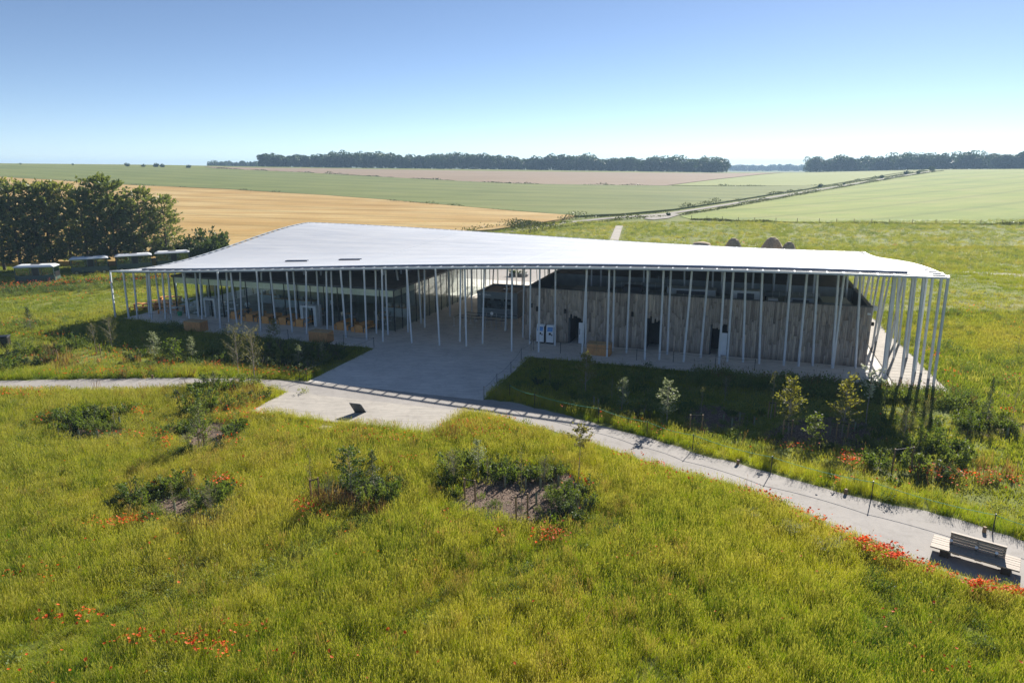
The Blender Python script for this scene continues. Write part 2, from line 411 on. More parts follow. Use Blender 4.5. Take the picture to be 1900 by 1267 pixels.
# ================================================================== THE SETTING
# ground: one graded sheet to the horizon
def ground():
    def ax(lims):
        out = []
        for a, b, st in lims: out += list(np.arange(a, b, st))
        return np.array(out + [lims[-1][1]])
    ys = ax([(-400, -40, 60), (-40, 150, 10), (150, 900, 14), (900, 2000, 60), (2000, 4600, 150)])
    xs = ax([(-4200, -1600, 200), (-1600, -700, 50), (-700, 700, 16), (700, 1600, 50), (1600, 4200, 200)])
    X, Y = np.meshgrid(xs, ys); Z = hterr(X, Y)
    V = np.stack([X, Y, Z], -1).reshape(-1, 3); nx = len(xs)
    idx = np.arange(len(V)).reshape(len(ys), nx)
    Fc = np.stack([idx[:-1, :-1], idx[:-1, 1:], idx[1:, 1:], idx[1:, :-1]], -1).reshape(-1, 4)
    tag(obj('ground', npmesh('ground', V, Fc, M['ground'], smooth=True)), kind='structure')
ground()

def drape(name, pts, mat, off=.05, cell=14, skirt=.0):
    """polygon (world xy) cut on a grid and laid on the terrain"""
    bm = bmesh.new()
    vs = [bm.verts.new((p[0], p[1], 0)) for p in pts]
    f = bm.faces.new(vs); bmesh.ops.triangulate(bm, faces=[f])
    x0, x1 = min(p[0] for p in pts), max(p[0] for p in pts); y0, y1 = min(p[1] for p in pts), max(p[1] for p in pts)
    for k in np.arange(math.floor(x0/cell)*cell+cell, x1, cell):
        bmesh.ops.bisect_plane(bm, geom=bm.verts[:]+bm.edges[:]+bm.faces[:], plane_co=(k, 0, 0), plane_no=(1, 0, 0))
    for k in np.arange(math.floor(y0/cell)*cell+cell, y1, cell):
        bmesh.ops.bisect_plane(bm, geom=bm.verts[:]+bm.edges[:]+bm.faces[:], plane_co=(0, k, 0), plane_no=(0, 1, 0))
    co = np.array([v.co[:] for v in bm.verts]); z = hterr(co[:, 0], co[:, 1])
    for v, h in zip(bm.verts, z): v.co.z = h + off
    if skirt:
        be = [e for e in bm.edges if e.is_boundary]
        r = bmesh.ops.extrude_edge_only(bm, edges=be)
        for g in r['geom']:
            if isinstance(g, bmesh.types.BMVert): g.co.z -= skirt
    bmesh.ops.recalc_face_normals(bm, faces=bm.faces)
    me = bpy.data.meshes.new(name); bm.to_mesh(me); bm.free(); me.materials.append(mat)
    for p in me.polygons:
        if p.normal.z < -.1: p.flip()
    return tag(obj(name, me), kind='structure')
def pxpoly(pl): return [gt(x, y) for x, y in pl]

drape('wheat_field', pxpoly([(-260, 322), (0, 331), (120, 338), (240, 346), (420, 354), (600, 365), (730, 375), (860, 387), (960, 396), (1066, 404), (1030, 413), (975, 422), (915, 431), (800, 440), (500, 452), (380, 474), (300, 492), (-260, 496)]), M['wheat'], .75, 20, .7)
drape('green_barley_field', pxpoly([(-260, 303.5), (0, 306.5), (240, 310.5), (400, 314), (550, 321), (700, 329.5), (950, 342.5), (1230, 346.5), (1526, 345.5), (1500, 352), (1440, 361), (1380, 371), (1310, 382), (1250, 391), (1150, 400), (1072, 403.5), (965, 395), (862, 386), (732, 374), (602, 364), (422, 353), (242, 345), (122, 337), (0, 330), (-260, 321)]), M['barley_green'], .6, 24, .6)
drape('stubble_field', pxpoly([(380, 310), (600, 313), (900, 318), (1200, 321), (1350, 322), (1450, 321), (1330, 333), (1236, 345), (1100, 344.5), (952, 341.5), (702, 328.5), (552, 320), (400, 313.3)]), M['stubble'], .25, 24, .2)
drape('pale_crop_field', pxpoly([(1246, 345), (1340, 333.5), (1456, 322), (1560, 320), (1690, 318.5), (1600, 333), (1534, 344.5)]), M['pale_crop'], .4, 24, .4)
drape('pasture_field', pxpoly([(1262, 402), (1330, 390), (1400, 378), (1520, 354), (1620, 338), (1722, 320.5), (1765, 316), (1900, 314), (2160, 313), (2160, 419), (1900, 416.5), (1650, 414.5), (1400, 411.5), (1280, 407)]), M['pasture'], .12, 20, .1)
def strip(pl, w0, w1):
    P = [gt(x, y) for x, y in pl]; Lf, Rt = [], []
    for i, p in enumerate(P):
        d = (P[min(i+1, len(P)-1)] - P[max(i-1, 0)]); d.z = 0; d.normalize(); nrm = Vector((-d.y, d.x, 0))
        wd = w0 + (w1-w0)*i/(len(P)-1)
        Lf.append(p + nrm*wd/2); Rt.append(p - nrm*wd/2)
    return Lf + Rt[::-1]
track_px = [(905, 438), (960, 428), (1010, 420), (1060, 413), (1120, 406.5), (1180, 402), (1240, 397), (1310, 386.5), (1380, 375), (1450, 363.5), (1520, 352), (1590, 340.5), (1650, 330.5), (1700, 322.5), (1735, 317.5)]
drape('chalk_track', strip(track_px, 3.2, 3.2), M['track'], .16, 14)
drape('lay_by', pxpoly([(1205, 399.5), (1245, 396), (1262, 399), (1240, 406), (1212, 409), (1195, 407)]), M['track'], .2, 14)

# yard behind the building, seen through the gap
def stpoly(pl): return [W(s, t) for s, t in pl]
drape('coach_yard', stpoly([(8, 30.5), (55, 30.5), (55, 62), (40, 70), (8, 70)]), M['yard'], .012, 40)
# plaza and pavement of the building: one slab under both pods
pave = stpoly([(1.0, .2), (9.5, -1.0), (13.2, -2.3), (33.1, -2.3), (33.2, -12.7), (47.45, -12.5), (47.25, -.6), (75.6, -.6), (75.6, 37), (1.0, 37)])
mb = MB(); mb.prism(pave, -.2, .03); tag(mb.build('plaza_pavement', M['plaza']), kind='structure')
# side pavement on the right: strips laid across
side = tag(MB().box((0, 0, -.2), (1, 1, .002)).build('side_pavement_bed', M['gravel']), kind='structure')
side.data.clear_geometry(); q = stpoly([(75.64, -.9), (79.2, -.9), (77.6, 37), (75.64, 37)])
mb = MB(); mb.prism(q, -.2, .02)
side.data.from_pydata(mb.v, [], mb.f)
for k in range(34):
    t0 = -.85 + k*.9
    wd = 3.4 - 1.4*max(0, t0)/30 + random.uniform(-.05, .05)
    mb = MB().box((0, 0, 0), (wd, .86, .06)); o = mb.build('paving_strip', M['side_pave'], side, bevel=.01)
    p = W(75.68, t0, -.005 + random.uniform(0, .008)); o.location = p; o.rotation_euler = (0, 0, -TH)

path_up = [(-320, 709), (-120, 708), (0, 707), (100, 705), (200, 703.5), (300, 702), (400, 702), (480, 704), (571, 708.2), (700, 721), (800, 731.5), (898, 742), (946, 746), (1012, 761), (1087, 781), (1163, 803), (1239, 824), (1300, 844), (1370, 860), (1426, 876), (1490, 895), (1553, 913), (1620, 928), (1690, 943), (1775, 963), (1840, 986), (1900, 1005), (2050, 1050), (2250, 1110)]
path_lo = [(2250, 1250), (2050, 1155), (1960, 1118), (1900, 1098), (1850, 1086), (1779, 1066), (1723, 1050), (1673, 1030), (1582, 992), (1521, 964), (1448, 932), (1340, 895), (1264, 877), (1201, 857), (1150, 840), (1102, 824), (1054, 807), (991, 792), (928, 774), (871, 764.5), (700, 747), (600, 735), (533, 726.6), (480, 716), (420, 713), (330, 719), (200, 724), (100, 724), (0, 723), (-120, 724), (-320, 727)]
def uneven(pl, seed, amp=.13, step=.6):
    r = random.Random(seed); P = [gp(x, y) for x, y in pl]; out = [P[0]]
    for a, b in zip(P, P[1:]):
        n = min(60, max(1, int((b-a).length/step))); d = (b-a).normalized(); nr = Vector((-d.y, d.x, 0))
        for k in range(1, n+1): out.append(a.lerp(b, k/n) + (nr*r.uniform(-amp, amp) if k < n else Vector((0, 0, 0))))
    return out
path_poly = uneven(path_up, 3) + uneven(path_lo, 4)
mb = MB(); mb.prism(path_poly, -.2, .022); tag(mb.build('path', M['path']), kind='structure')
slab_poly = stpoly([(33.4, -19.75), (33.25, -15.35), (47.4, -15.05), (46.75, -19.5)])
mb = MB(); mb.prism(slab_poly, -.2, .07); tag(mb.build('display_slab', M['slab'], bevel=.02), kind='structure')
slab2 = [gp(x, y) for x, y in [(585, 797), (600, 790), (618, 792), (607, 801)]]
mb = MB(); mb.prism(slab2, -.2, .05); tag(mb.build('small_inlet_slab', M['slab']), kind='structure')
# gravel drainage edge along the lower side of the path
gr_px = [(1448, 932), (1521, 964), (1582, 992), (1673, 1030), (1723, 1050), (1779, 1066), (1850, 1086), (1900, 1098), (1960, 1118)]
g_in = [gp(x, y) for x, y in gr_px]; g_out = [gp(x-4, y+9+6*i/8) for i, (x, y) in enumerate(gr_px)]
mb = MB(); mb.prism([p + Vector((.05, .06, 0)) for p in g_in] + g_out[::-1], -.2, .03); tag(mb.build('gravel_edge', M['gravel']), kind='structure')
# mulch beds
def ell(cx, cy, rx, ry, n=28, seed=0, jag=.08):
    r = np.random.default_rng(seed); a = np.linspace(0, 2*math.pi, n, endpoint=False); k = 1 + jag*np.sin(a*3+seed) + r.uniform(-jag/2, jag/2, n)
    return [gp(cx + rx*math.cos(t)*m, cy + ry*math.sin(t)*m) for t, m in zip(a, k)]
beds = {'a': ell(168, 800, 62, 26, seed=1), 'b': ell(383, 808, 62, 30, seed=2), 'c': ell(330, 938, 70, 28, seed=3), 'd': ell(655, 922, 75, 34, seed=4),
        'e': ell(975, 925, 122, 58, seed=5), 'f': ell(1530, 805, 110, 30, seed=6), 'g': ell(1840, 792, 70, 22, seed=7), 'h': ell(1325, 778, 60, 26, seed=8)}
for k, pl in beds.items():
    mb = MB(); mb.prism(pl, -.2, .02); tag(mb.build('mulch_bed', M['mulch']), kind='structure')
# worn earth line on the right lawn
drape('worn_path', [gp(x, y) for x, y in [(1765, 709), (1800, 712), (1850, 725), (1900, 738), (1990, 756), (1990, 770), (1900, 748), (1845, 735), (1795, 720), (1762, 714)]], M['mulch'], .02, 40)
drape('worn_track', pxpoly([(1770, 503.5), (1830, 505), (1905, 509), (2000, 515), (2000, 520), (1905, 513.5), (1830, 508.5), (1770, 507)]), M['path'], .03, 40)
# timber walkway crossing the grass behind the canopy
wa, wb = gt(1139, 448), gt(1149, 420)
d = (wb-wa); ln = d.length; ang = math.atan2(d.y, d.x)
wk = tag(empty('boardwalk', wa, ang), 'pale straight boardwalk crossing the grass beyond the white canopy', 'boardwalk')
nb = 40
pm = MB().box((0, -.95, .05), (ln/nb*.93, .95, .16)).mesh('deck_board', M['side_pave'])
for i in range(nb): obj('deck_board', pm, wk, (i*ln/nb, 0, float(hterr(wa.x+d.x*i/nb, wa.y+d.y*i/nb))-wa.z + random.uniform(0, .01)))

# ================================================================== THE CANOPY
S0, S1, T0, T1 = .7, 77.9, -.5, 35.6
fs = [0.0, 4.3, 7.1, 15.1, 19.8, 24.6, 30.5, 35.5, 40.8, 45.8, 51.7, 57.4, 61.6, 66.5, 70.4, 74.8, 78.0]
fh = [5.25, 5.47, 5.58, 6.03, 6.28, 6.57, 6.90, 7.24, 7.54, 7.76, 8.00, 8.17, 8.27, 8.38, 8.41, 8.45, 8.48]
bs_ = [0, 3.3, 17.1, 34.7, 43.5, 47.7, 58.2, 68, 78]; bh = [7.66, 7.68, 7.40, 6.86, 6.62, 6.47, 6.20, 6.13, 6.10]
lt = [-.5, 6, 10, 13, 16.5, 20, 25.6, 32, 35.6]; lh = [5.28, 5.0, 5.1, 5.45, 5.8, 6.27, 7.02, 7.55, 7.66]
rt = [-.5, 8, 16, 22, 28, 35.6]; rh = [8.48, 8.2, 7.55, 7.0, 6.45, 6.10]
_pf = {}
def sm(x, xs, ys):
    k = (len(xs), xs[-1], ys[0])
    if k not in _pf: _pf[k] = np.polyfit(xs, ys, 4)
    return np.polyval(_pf[k], np.asarray(x, float))
def zcan(s, t):
    s = np.asarray(s, float); t = np.asarray(t, float); u = (s-S0)/(S1-S0); v = (t-T0)/(T1-T0)
    f, b, l, r = sm(s, fs, fh), sm(s, bs_, bh), sm(t, lt, lh), sm(t, rt, rh)
    c00 = (sm(S0, fs, fh)+sm(T0, lt, lh))/2; c10 = (sm(S1, fs, fh)+sm(T0, rt, rh))/2; c01 = (sm(S0, bs_, bh)+sm(T1, lt, lh))/2; c11 = (sm(S1, bs_, bh)+sm(T1, rt, rh))/2
    return (1-v)*f + v*b + (1-u)*l + u*r - ((1-u)*(1-v)*c00 + u*(1-v)*c10 + (1-u)*v*c01 + u*v*c11)
canopy = tag(empty('canopy', W(0, 0), -TH), 'huge white undulating canopy roof on a forest of thin leaning columns', 'canopy')
RIM = .82
ps0, ps1, pt0, pt1 = S0+RIM, S1-RIM, T0+RIM, T1-RIM
NS, NT = 27, 11
def patch(s0, s1, t0, t1, ns, nt_, dz=0.0, thick=.0):
    ss = np.linspace(s0, s1, ns+1); tt = np.linspace(t0, t1, nt_+1)
    S, T = np.meshgrid(ss, tt); Z = zcan(S, T) + dz
    V = np.stack([S, T, Z], -1).reshape(-1, 3); idx = np.arange(len(V)).reshape(nt_+1, ns+1)
    Fc = np.stack([idx[:-1, :-1], idx[:-1, 1:], idx[1:, 1:], idx[1:, :-1]], -1).reshape(-1, 4)
    if thick:
        n = len(V); V2 = V.copy(); V2[:, 2] -= thick
        bd = list(idx[0, :]) + list(idx[1:, -1]) + list(idx[-1, -2::-1]) + list(idx[-2:0:-1, 0])
        sf = [(a, n+a, n+b, b) for a, b in zip(bd, bd[1:]+bd[:1])]
        sf = [f[::-1] for f in sf]
        V = np.vstack([V, V2]); Fc = np.vstack([Fc, Fc[:, ::-1]+n, np.array(sf)])
    return V, Fc
V, Fc = patch(ps0+.02, ps1-.02, pt0+.02, pt1-.02, 80, 40, -.05, .22)
mi_ = np.zeros(len(Fc), int); mi_[3200:6400] = 1
obj('roof_deck', npmesh('roof_deck', V, Fc, [M['anthracite'], M['ceiling']], mi_), canopy)
g = .007
for i in range(NS):
    for j in range(NT):
        a, b = ps0 + (ps1-ps0)*i/NS, ps0 + (ps1-ps0)*(i+1)/NS; c, e = pt0 + (pt1-pt0)*j/NT, pt0 + (pt1-pt0)*(j+1)/NT
        V, Fc = patch(a+g, b-g, c+g, e-g, 4, 4, 0, .045)
        n16 = 25; Vs = V.copy(); Fs = Fc.copy(); nv = len(V)
        V = np.vstack([V, Vs]); Fc[16:] += nv           # rim and underside use their own vertices
        mm = npmesh('roof_panel', V, Fc, M['roof'], smooth=False)
        ep = .05; gs = (zcan(V[:25, 0]+ep, V[:25, 1])-zcan(V[:25, 0]-ep, V[:25, 1]))/(2*ep); gt_ = (zcan(V[:25, 0], V[:25, 1]+ep)-zcan(V[:25, 0], V[:25, 1]-ep))/(2*ep)
        jt = rng.normal(0, .005, 2); nv3 = np.stack([-gs+jt[0], -gt_+jt[1], np.ones(25)], 1); nv3 /= np.linalg.norm(nv3, axis=1, keepdims=True)
        ln3 = [tuple(nv3[v]) if v < 25 else (0, 0, 0) for f_ in Fc for v in f_]
        mm.polygons.foreach_set('use_smooth', np.arange(len(Fc)) < 16); mm.normals_split_custom_set(ln3)
        obj('roof_panel', mm, canopy)
def edge_strip(name, pts, wdt, h, mat, dz=0.0):
    """box-section beam through (s,t) points following the canopy height; width towards inside normal given per beam"""
    vs, f_ = [], []
    for i, (s, t, ns_, nt2) in enumerate(pts):
        z = float(zcan(s, t)) + dz
        for (k, zz) in ((0, 0), (1, 0), (1, -h), (0, -h)): vs.append((s + ns_*wdt*k, t + nt2*wdt*k, z + zz))
        if i:
            b = 4*i; a = b-4
            for k in range(4): f_.append((a+k, a+(k+1) % 4, b+(k+1) % 4, b+k))
    f_.append((0, 1, 2, 3)); nn = len(vs); f_.append((nn-1, nn-2, nn-3, nn-4))
    mb = MB().add(vs, f_); o = mb.build(name, mat, canopy)
    bm = bmesh.new(); bm.from_mesh(o.data); bmesh.ops.recalc_face_normals(bm, faces=bm.faces); bm.to_mesh(o.data); bm.free()
    return o
sl_ = np.linspace(S0, S1, 90); tl_ = np.linspace(T0+.13, T1-.13, 44)
edge_strip('edge_beam', [(s, T0, 0, 1) for s in sl_], .10, .15, M['white_steel'], .0)
edge_strip('edge_beam', [(s, T1, 0, -1) for s in sl_], .10, .15, M['white_steel'], .0)
edge_strip('edge_beam', [(S0, t, 1, 0) for t in tl_], .10, .15, M['white_steel'], .0)
edge_strip('edge_beam', [(S1, t, -1, 0) for t in tl_], .10, .15, M['white_steel'], .0)
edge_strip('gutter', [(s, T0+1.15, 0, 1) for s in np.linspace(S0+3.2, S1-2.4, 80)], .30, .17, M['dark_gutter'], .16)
fin_s = MB().box((-.05, 0, -.14), (.05, RIM-.12, -.006)).mesh('edge_fin', M['white_steel'])
fin_t = MB().box((0, -.05, -.14), (RIM-.12, .05, -.006)).mesh('edge_fin', M['white_steel'])
nfs = 69
for i in range(1, nfs):
    s = S0 + (S1-S0)*i/nfs
    o = obj('edge_fin', fin_s, canopy, (s, T0+.12, float(zcan(s, T0+.3))))
    o = obj('edge_fin', fin_s, canopy, (s, T1-RIM, float(zcan(s, T1-.3))))
nft = 32
for i in range(1, nft):
    t = T0 + (T1-T0)*i/nft
    obj('edge_fin', fin_t, canopy, (S0+.12, t, float(zcan(S0+.3, t))))
    obj('edge_fin', fin_t, canopy, (S1-RIM, t, float(zcan(S1-.3, t))))
# two dark slot vents on the roof near the front, and white plates imitating dashed sheen along two ribs
for px0, px1, py in ((531, 569, 485), (630, 668, 482.3)):
    r0 = None
    P = []
    for x in (px0, px1):
        r = ray(x, py); l = 50.0
        while True:
            p = (r[0]*l, r[1]*l); s, t = ST(*p)
            if 16 + r[2]*l < float(zcan(s, t)): break
            l += .05
        P.append((s, t))
    s0_, t_ = P[0]; s1_ = P[1][0]
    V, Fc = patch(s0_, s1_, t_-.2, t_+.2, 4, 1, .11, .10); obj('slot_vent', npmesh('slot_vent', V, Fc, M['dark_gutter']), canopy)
fx = MB().box((-.13, -.2, 0), (.13, .2, .004)).mesh('rib_glint', M['machine_white'])
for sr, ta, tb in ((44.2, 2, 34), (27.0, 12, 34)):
    for t in np.arange(ta, tb, .85): obj('rib_glint', fx, canopy, (sr, t, float(zcan(sr, t))+.004))

# columns: unit square post, stretched and leaned
colm = MB().box((-.5, -.5, 0), (.5, .5, 1)).mesh('column', M['white_steel'])
RC = Matrix.Rotation(TH, 3, 'Z')
def column(A, B, w_=.145):
    """A,B world points foot and head"""
    d = B-A; q = d.to_track_quat('Z', 'Y')
    o = bpy.data.objects.new('column', colm); COL.objects.link(o); o.parent = canopy
    Ml = Matrix.Rotation(TH, 4, 'Z') @ Matrix.Translation(A - W(0, 0))
    loc = RC @ (A - W(0, 0)); dl = RC @ d
    o.location = loc; o.rotation_mode = 'QUATERNION'; o.rotation_quaternion = dl.to_track_quat('Z', 'Y')
    o.scale = (w_, w_, d.length); return o
def px_column(tx, ty, bx, by, z0=.02, ext=0):
    A = gp(bx, by + ext, z0)
    if ext: A.x = gp(bx, by, z0).x*A.y/gp(bx, by, z0).y
    r = ray(tx, ty); l = A.y/r[1]; Q = Vector((r[0]*l, A.y, CAMH + r[2]*l))
    d = Q-A; P = A.copy(); n = 0
    for k in np.linspace(.5, 2.5, 400):
        P = A + d*k; s, t = ST(P.x, P.y)
        s = min(max(s, S0), S1); t = min(max(t, T0), T1)
        if P.z > float(zcan(s, t)) - .12: break
    s, t = ST(A.x, A.y)
    column(A, P); return s, t
def z1(l): return [(180+a/3.958, 390+b/3.958, 180+c/3.958, 390+e/3.958) for a, b, c, e in l]
def z2(l): return [(600+a/3.958, 390+b/3.958, 600+c/3.958, 390+e/3.958) for a, b, c, e in l]
def z3(l): return [(960+a/3.958, 430+b/3.958, 960+c/3.958, 430+e/3.958) for a, b, c, e in l]
def z4(l): return [(1420+a/3.958, 430+b/3.958, 1420+c/3.958, 430+e/3.958) for a, b, c, e in l]
cols = z1([(95, 450, 135, 792), (190, 445, 233, 792), (265, 450, 298, 798), (362, 455, 385, 785), (380, 455, 403, 800), (428, 460, 468, 760), (478, 455, 503, 800), (522, 455, 545, 805), (570, 470, 590, 680), (628, 455, 680, 805), (640, 455, 660, 780), (720, 455, 745, 785), (755, 455, 772, 800), (862, 455, 872, 700), (885, 455, 905, 865), (950, 455, 968, 820), (980, 455, 1030, 850), (1050, 455, 1062, 835), (1172, 450, 1203, 885), (1205, 450, 1218, 810), (1272, 450, 1315, 860), (1392, 445, 1435, 895), (1440, 445, 1470, 840), (1535, 440, 1540, 910), (1612, 440, 1635, 850), (1683, 440, 1692, 900), (1718, 440, 1735, 890), (1788, 435, 1830, 935), (1860, 435, 1872, 880)])
cols += z2([(125, 430, 165, 930), (195, 430, 210, 880), (298, 428, 318, 950), (382, 428, 390, 905), (430, 425, 438, 965), (455, 425, 475, 915), (610, 422, 650, 975), (612, 430, 622, 895), (697, 430, 718, 830), (742, 430, 745, 862), (822, 420, 853, 993), (1008, 425, 1003, 965), (1038, 420, 1050, 1000), (1085, 425, 1090, 745), (1182, 415, 1168, 980), (1352, 420, 1335, 885), (1385, 420, 1382, 1035), (1475, 420, 1465, 935), (1522, 420, 1516, 985), (1590, 420, 1580, 1040), (1705, 420, 1700, 995)])
cols += z3([(512, 265, 473, 905), (508, 265, 500, 850), (676, 265, 657, 920), (713, 270, 700, 875), (828, 270, 800, 890), (958, 275, 935, 940), (1075, 275, 1042, 940), (1128, 280, 1100, 900), (1283, 278, 1220, 955), (1402, 285, 1345, 925), (1523, 290, 1480, 970), (1587, 290, 1540, 955), (1678, 292, 1656, 960), (1800, 292, 1775, 970)])
cols += z4([(190, 300, 135, 982), (308, 300, 243, 990), (385, 305, 347, 985), (538, 315, 490, 1004), (580, 320, 496, 1000), (700, 320, 662, 1000)])
for c in cols: px_column(*c)
for c in z4([(945, 330, 868, 1030), (958, 330, 884, 1012), (1085, 340, 1005, 1030), (1105, 340, 1045, 885), (1165, 335, 1082, 1090), (1185, 340, 1105, 990), (1230, 340, 1150, 1000), (1295, 340, 1205, 1040), (1345, 335, 1240, 1095), (1030, 335, 985, 790), (990, 335, 970, 760)]): px_column(*c, ext=10)
for a in range(9):        # right-hand rows receding along the side
    t = 9 + a*2.9 + random.uniform(-.5, .5)
    for sx in ((76.1, 77.2) if a % 2 else (76.8,)):
        s = sx + random.uniform(-.25, .25); A = W(s, t, .02); B = W(s + random.uniform(-.6, .6), t + random.uniform(-.5, .5)); st_ = ST(B.x, B.y)
        B.z = float(zcan(min(st_[0], S1-.1), st_[1])) - .12; column(A, B)
for a in range(11):       # left-hand row
    t = 3 + a*3.0 + random.uniform(-.6, .6); s = 1.6 + random.uniform(-.4, .6) + (a % 3)*.8
    A = W(s, t, .02); B = W(s + random.uniform(-.5, .5), t + random.uniform(-.5, .5)); st_ = ST(B.x, B.y); B.z = float(zcan(*st_)) - .12; column(A, B)
for k in range(26):       # back row and the gap between the pods
    s = 9 + k*2.6 + random.uniform(-.7, .7); t = 33.6 + random.uniform(-.7, 1.2)
    A = W(s, t, .02); B = W(s + random.uniform(-.7, .7), t + random.uniform(-.5, .5)); st_ = ST(B.x, B.y); B.z = float(zcan(st_[0], min(st_[1], T1-.2))) - .12; column(A, B)
for s, t in ((33.4, 20.5), (34.8, 24), (36.4, 27.5), (33.6, 29.5), (38.5, 24.5), (40.6, 29), (42.8, 22), (43.6, 27), (35.4, 32), (39.4, 32.2), (42.2, 31), (34.2, 12.2)):
    A = W(s, t, .02); B = W(s + random.uniform(-.5, .5), t + random.uniform(-.4, .4)); st_ = ST(B.x, B.y); B.z = float(zcan(*st_)) - .12; column(A, B)
# columns that pass up out of the pod roofs (foot on the pod roof)
for tx, ty, bx, by in z3([(545, 270, 543, 437), (615, 270, 612, 420), (930, 275, 925, 455), (972, 275, 968, 440), (1228, 280, 1225, 470), (1437, 290, 1430, 480), (1505, 290, 1495, 490), (1735, 290, 1720, 500), (1882, 300, 1878, 480)]) + z4([(68, 300, 58, 485), (175, 300, 148, 510), (365, 305, 348, 520), (605, 330, 590, 530), (665, 330, 640, 520)]):
    px_column(tx, ty, bx, by, 3.72)
for k in range(15):
    s = 7 + k*1.65 + random.uniform(-.4, .4); t = random.choice([8.5, 12, 16, 20]) + random.uniform(-1, 1)
    A = W(s, t, 4.28); B = W(s + random.uniform(-.35, .35), t + random.uniform(-.3, .3)); st_ = ST(B.x, B.y); B.z = float(zcan(*st_)) - .12; column(A, B)

# ================================================================== GLASS POD
GS0, GS1, GT0, GT1, GH = 4.7, 31.9, 3.9, 31.0, 4.27
gpod = tag(empty('glass_pavilion', W(0, 0), -TH), 'glass-walled cafe and shop pavilion under the left half of the canopy', 'pavilion')
mb = MB().box((GS0-.12, GT0-.12, GH-.02), (GS1+.12, GT1+.12, GH+.06)); mb.build('roof', M['pod_roof'], gpod)
mb = MB().box((GS0-.16, GT0-.16, GH-.1), (GS1+.16, GT0-.125, GH+.09)).box((GS1+.125, GT0-.124, GH-.1), (GS1+.16, GT1+.12, GH+.09)).box((GS0-.16, GT0-.124, GH-.1), (GS0-.125, GT1+.12, GH+.09))
mb.build('roof_trim', M['anthracite'], gpod)
mb = MB().box((GS0+.3, GT0+.3, .034), (GS1-.3, GT1-.3, .05)); mb.build('floor', M['interior_wall'], gpod)
mb = MB().box((GS0+.1, GT0+.1, GH-.30), (GS1-.1, GT1-.1, GH-.12)); mb.build('ceiling', M['ceiling'], gpod)
npf = 17; npr = 17
for i in range(npf):
    a, b = GS0 + (GS1-GS0)*i/npf, GS0 + (GS1-GS0)*(i+1)/npf
    obj('bulkhead_panel', MB().box((a+.006, GT0+.06, 3.50), (b-.006, GT0+.09, GH-.08)).mesh('bulkhead_panel', M['cream']), gpod)
    if 10 <= i <= 11:
        obj('pane', MB().box((a+.02, GT0-.012, 2.24), (b-.02, GT0+.012, GH-.1)).mesh('pane', M['glass']), gpod)
    else: obj('pane', MB().box((a+.02, GT0-.012, .06), (b-.02, GT0+.012, GH-.1)).mesh('pane', M['glass']), gpod)
    obj('mullion', MB().box((a-.022, GT0-.03, .031), (a+.018, GT0+.14, GH-.1)).mesh('mullion', M['mullion']), gpod)
for j in range(npr):
    a, b = GT0 + (GT1-GT0)*j/npr, GT0 + (GT1-GT0)*(j+1)/npr
    for sx, sg in ((GS1, -1), (GS0, 1)):
        if sg == -1: obj('bulkhead_panel', MB().box((sx-.09, a+.1, 3.50), (sx-.06, b-.006, GH-.08)).mesh('bulkhead_panel', M['cream']), gpod)
        else: obj('bulkhead_panel', MB().box((sx+.06, a+.1, 3.50), (sx+.09, b-.006, GH-.08)).mesh('bulkhead_panel', M['cream']), gpod)
        obj('pane', MB().box((sx-.012, a+.03, .06), (sx+.012, b-.02, GH-.1)).mesh('pane', M['glass']), gpod)
        obj('mullion', MB().box((sx-.05, b-.022, .031), (sx+.05, b+.018, GH-.1)).mesh('mullion', M['mullion']), gpod)
obj('corner_post', MB().box((GS1-.06, GT0-.05, .031), (GS1+.05, GT0+.02, GH-.1)).mesh('corner_post', M['mullion']), gpod)
# solid core inside, left part open so that one looks through it
mb = MB().box((13.2, 16, .05), (GS1-3.2, GT1-.6, GH-.3)); mb.build('core_wall', M['interior_wall'], gpod)
mb = MB().box((12.2, 11.5, .05), (19.5, 15.9, GH-.3)); mb.build('kitchen_wall', M['interior_wall'], gpod)
# white door portal at the front
dd0 = GS0 + (GS1-GS0)*10.4/npf; dd1 = GS0 + (GS1-GS0)*11.7/npf
portal = MB().box((dd0+.1, GT0-.75, .031), (dd0+.42, GT0+.3, 2.2)).box((dd1-.42, GT0-.75, .031), (dd1-.1, GT0+.3, 2.2)).box((dd0+.421, GT0-.75, 1.98), (dd1-.421, GT0+.3, 2.2))
portal.build('door_portal', M['plant_white'], gpod, bevel=.01)
for a in (0, 1):
    x0 = dd0+.44+a*((dd1-dd0)/2-.42); x1 = x0 + (dd1-dd0)/2-.46
    obj('door_leaf', MB().box((x0, GT0+.02, .05), (x1, GT0+.045, 1.95)).mesh('door_leaf', M['glass']), gpod)
# left entrance portal on the terrace side
q0, q1 = 9.0, 10.5
MB().box((q0, GT0-.55, .031), (q0+.22, GT0-.03, 2.15)).box((q1-.22, GT0-.55, .031), (q1, GT0-.03, 2.15)).box((q0+.221, GT0-.55, 1.95), (q1-.221, GT0-.03, 2.15)).build('side_portal', M['plant_white'], gpod, bevel=.01)
# roof lights and outlets on the pavilion roof
for s, t in ((24.5, 13), (27.5, 14.5), (20, 16)):
    mb = MB().box((-.9, -.5, 0), (.9, .5, .25)); o = mb.build('roof_outlet', M['black'], gpod, (s, t, GH+.06), bevel=.03)

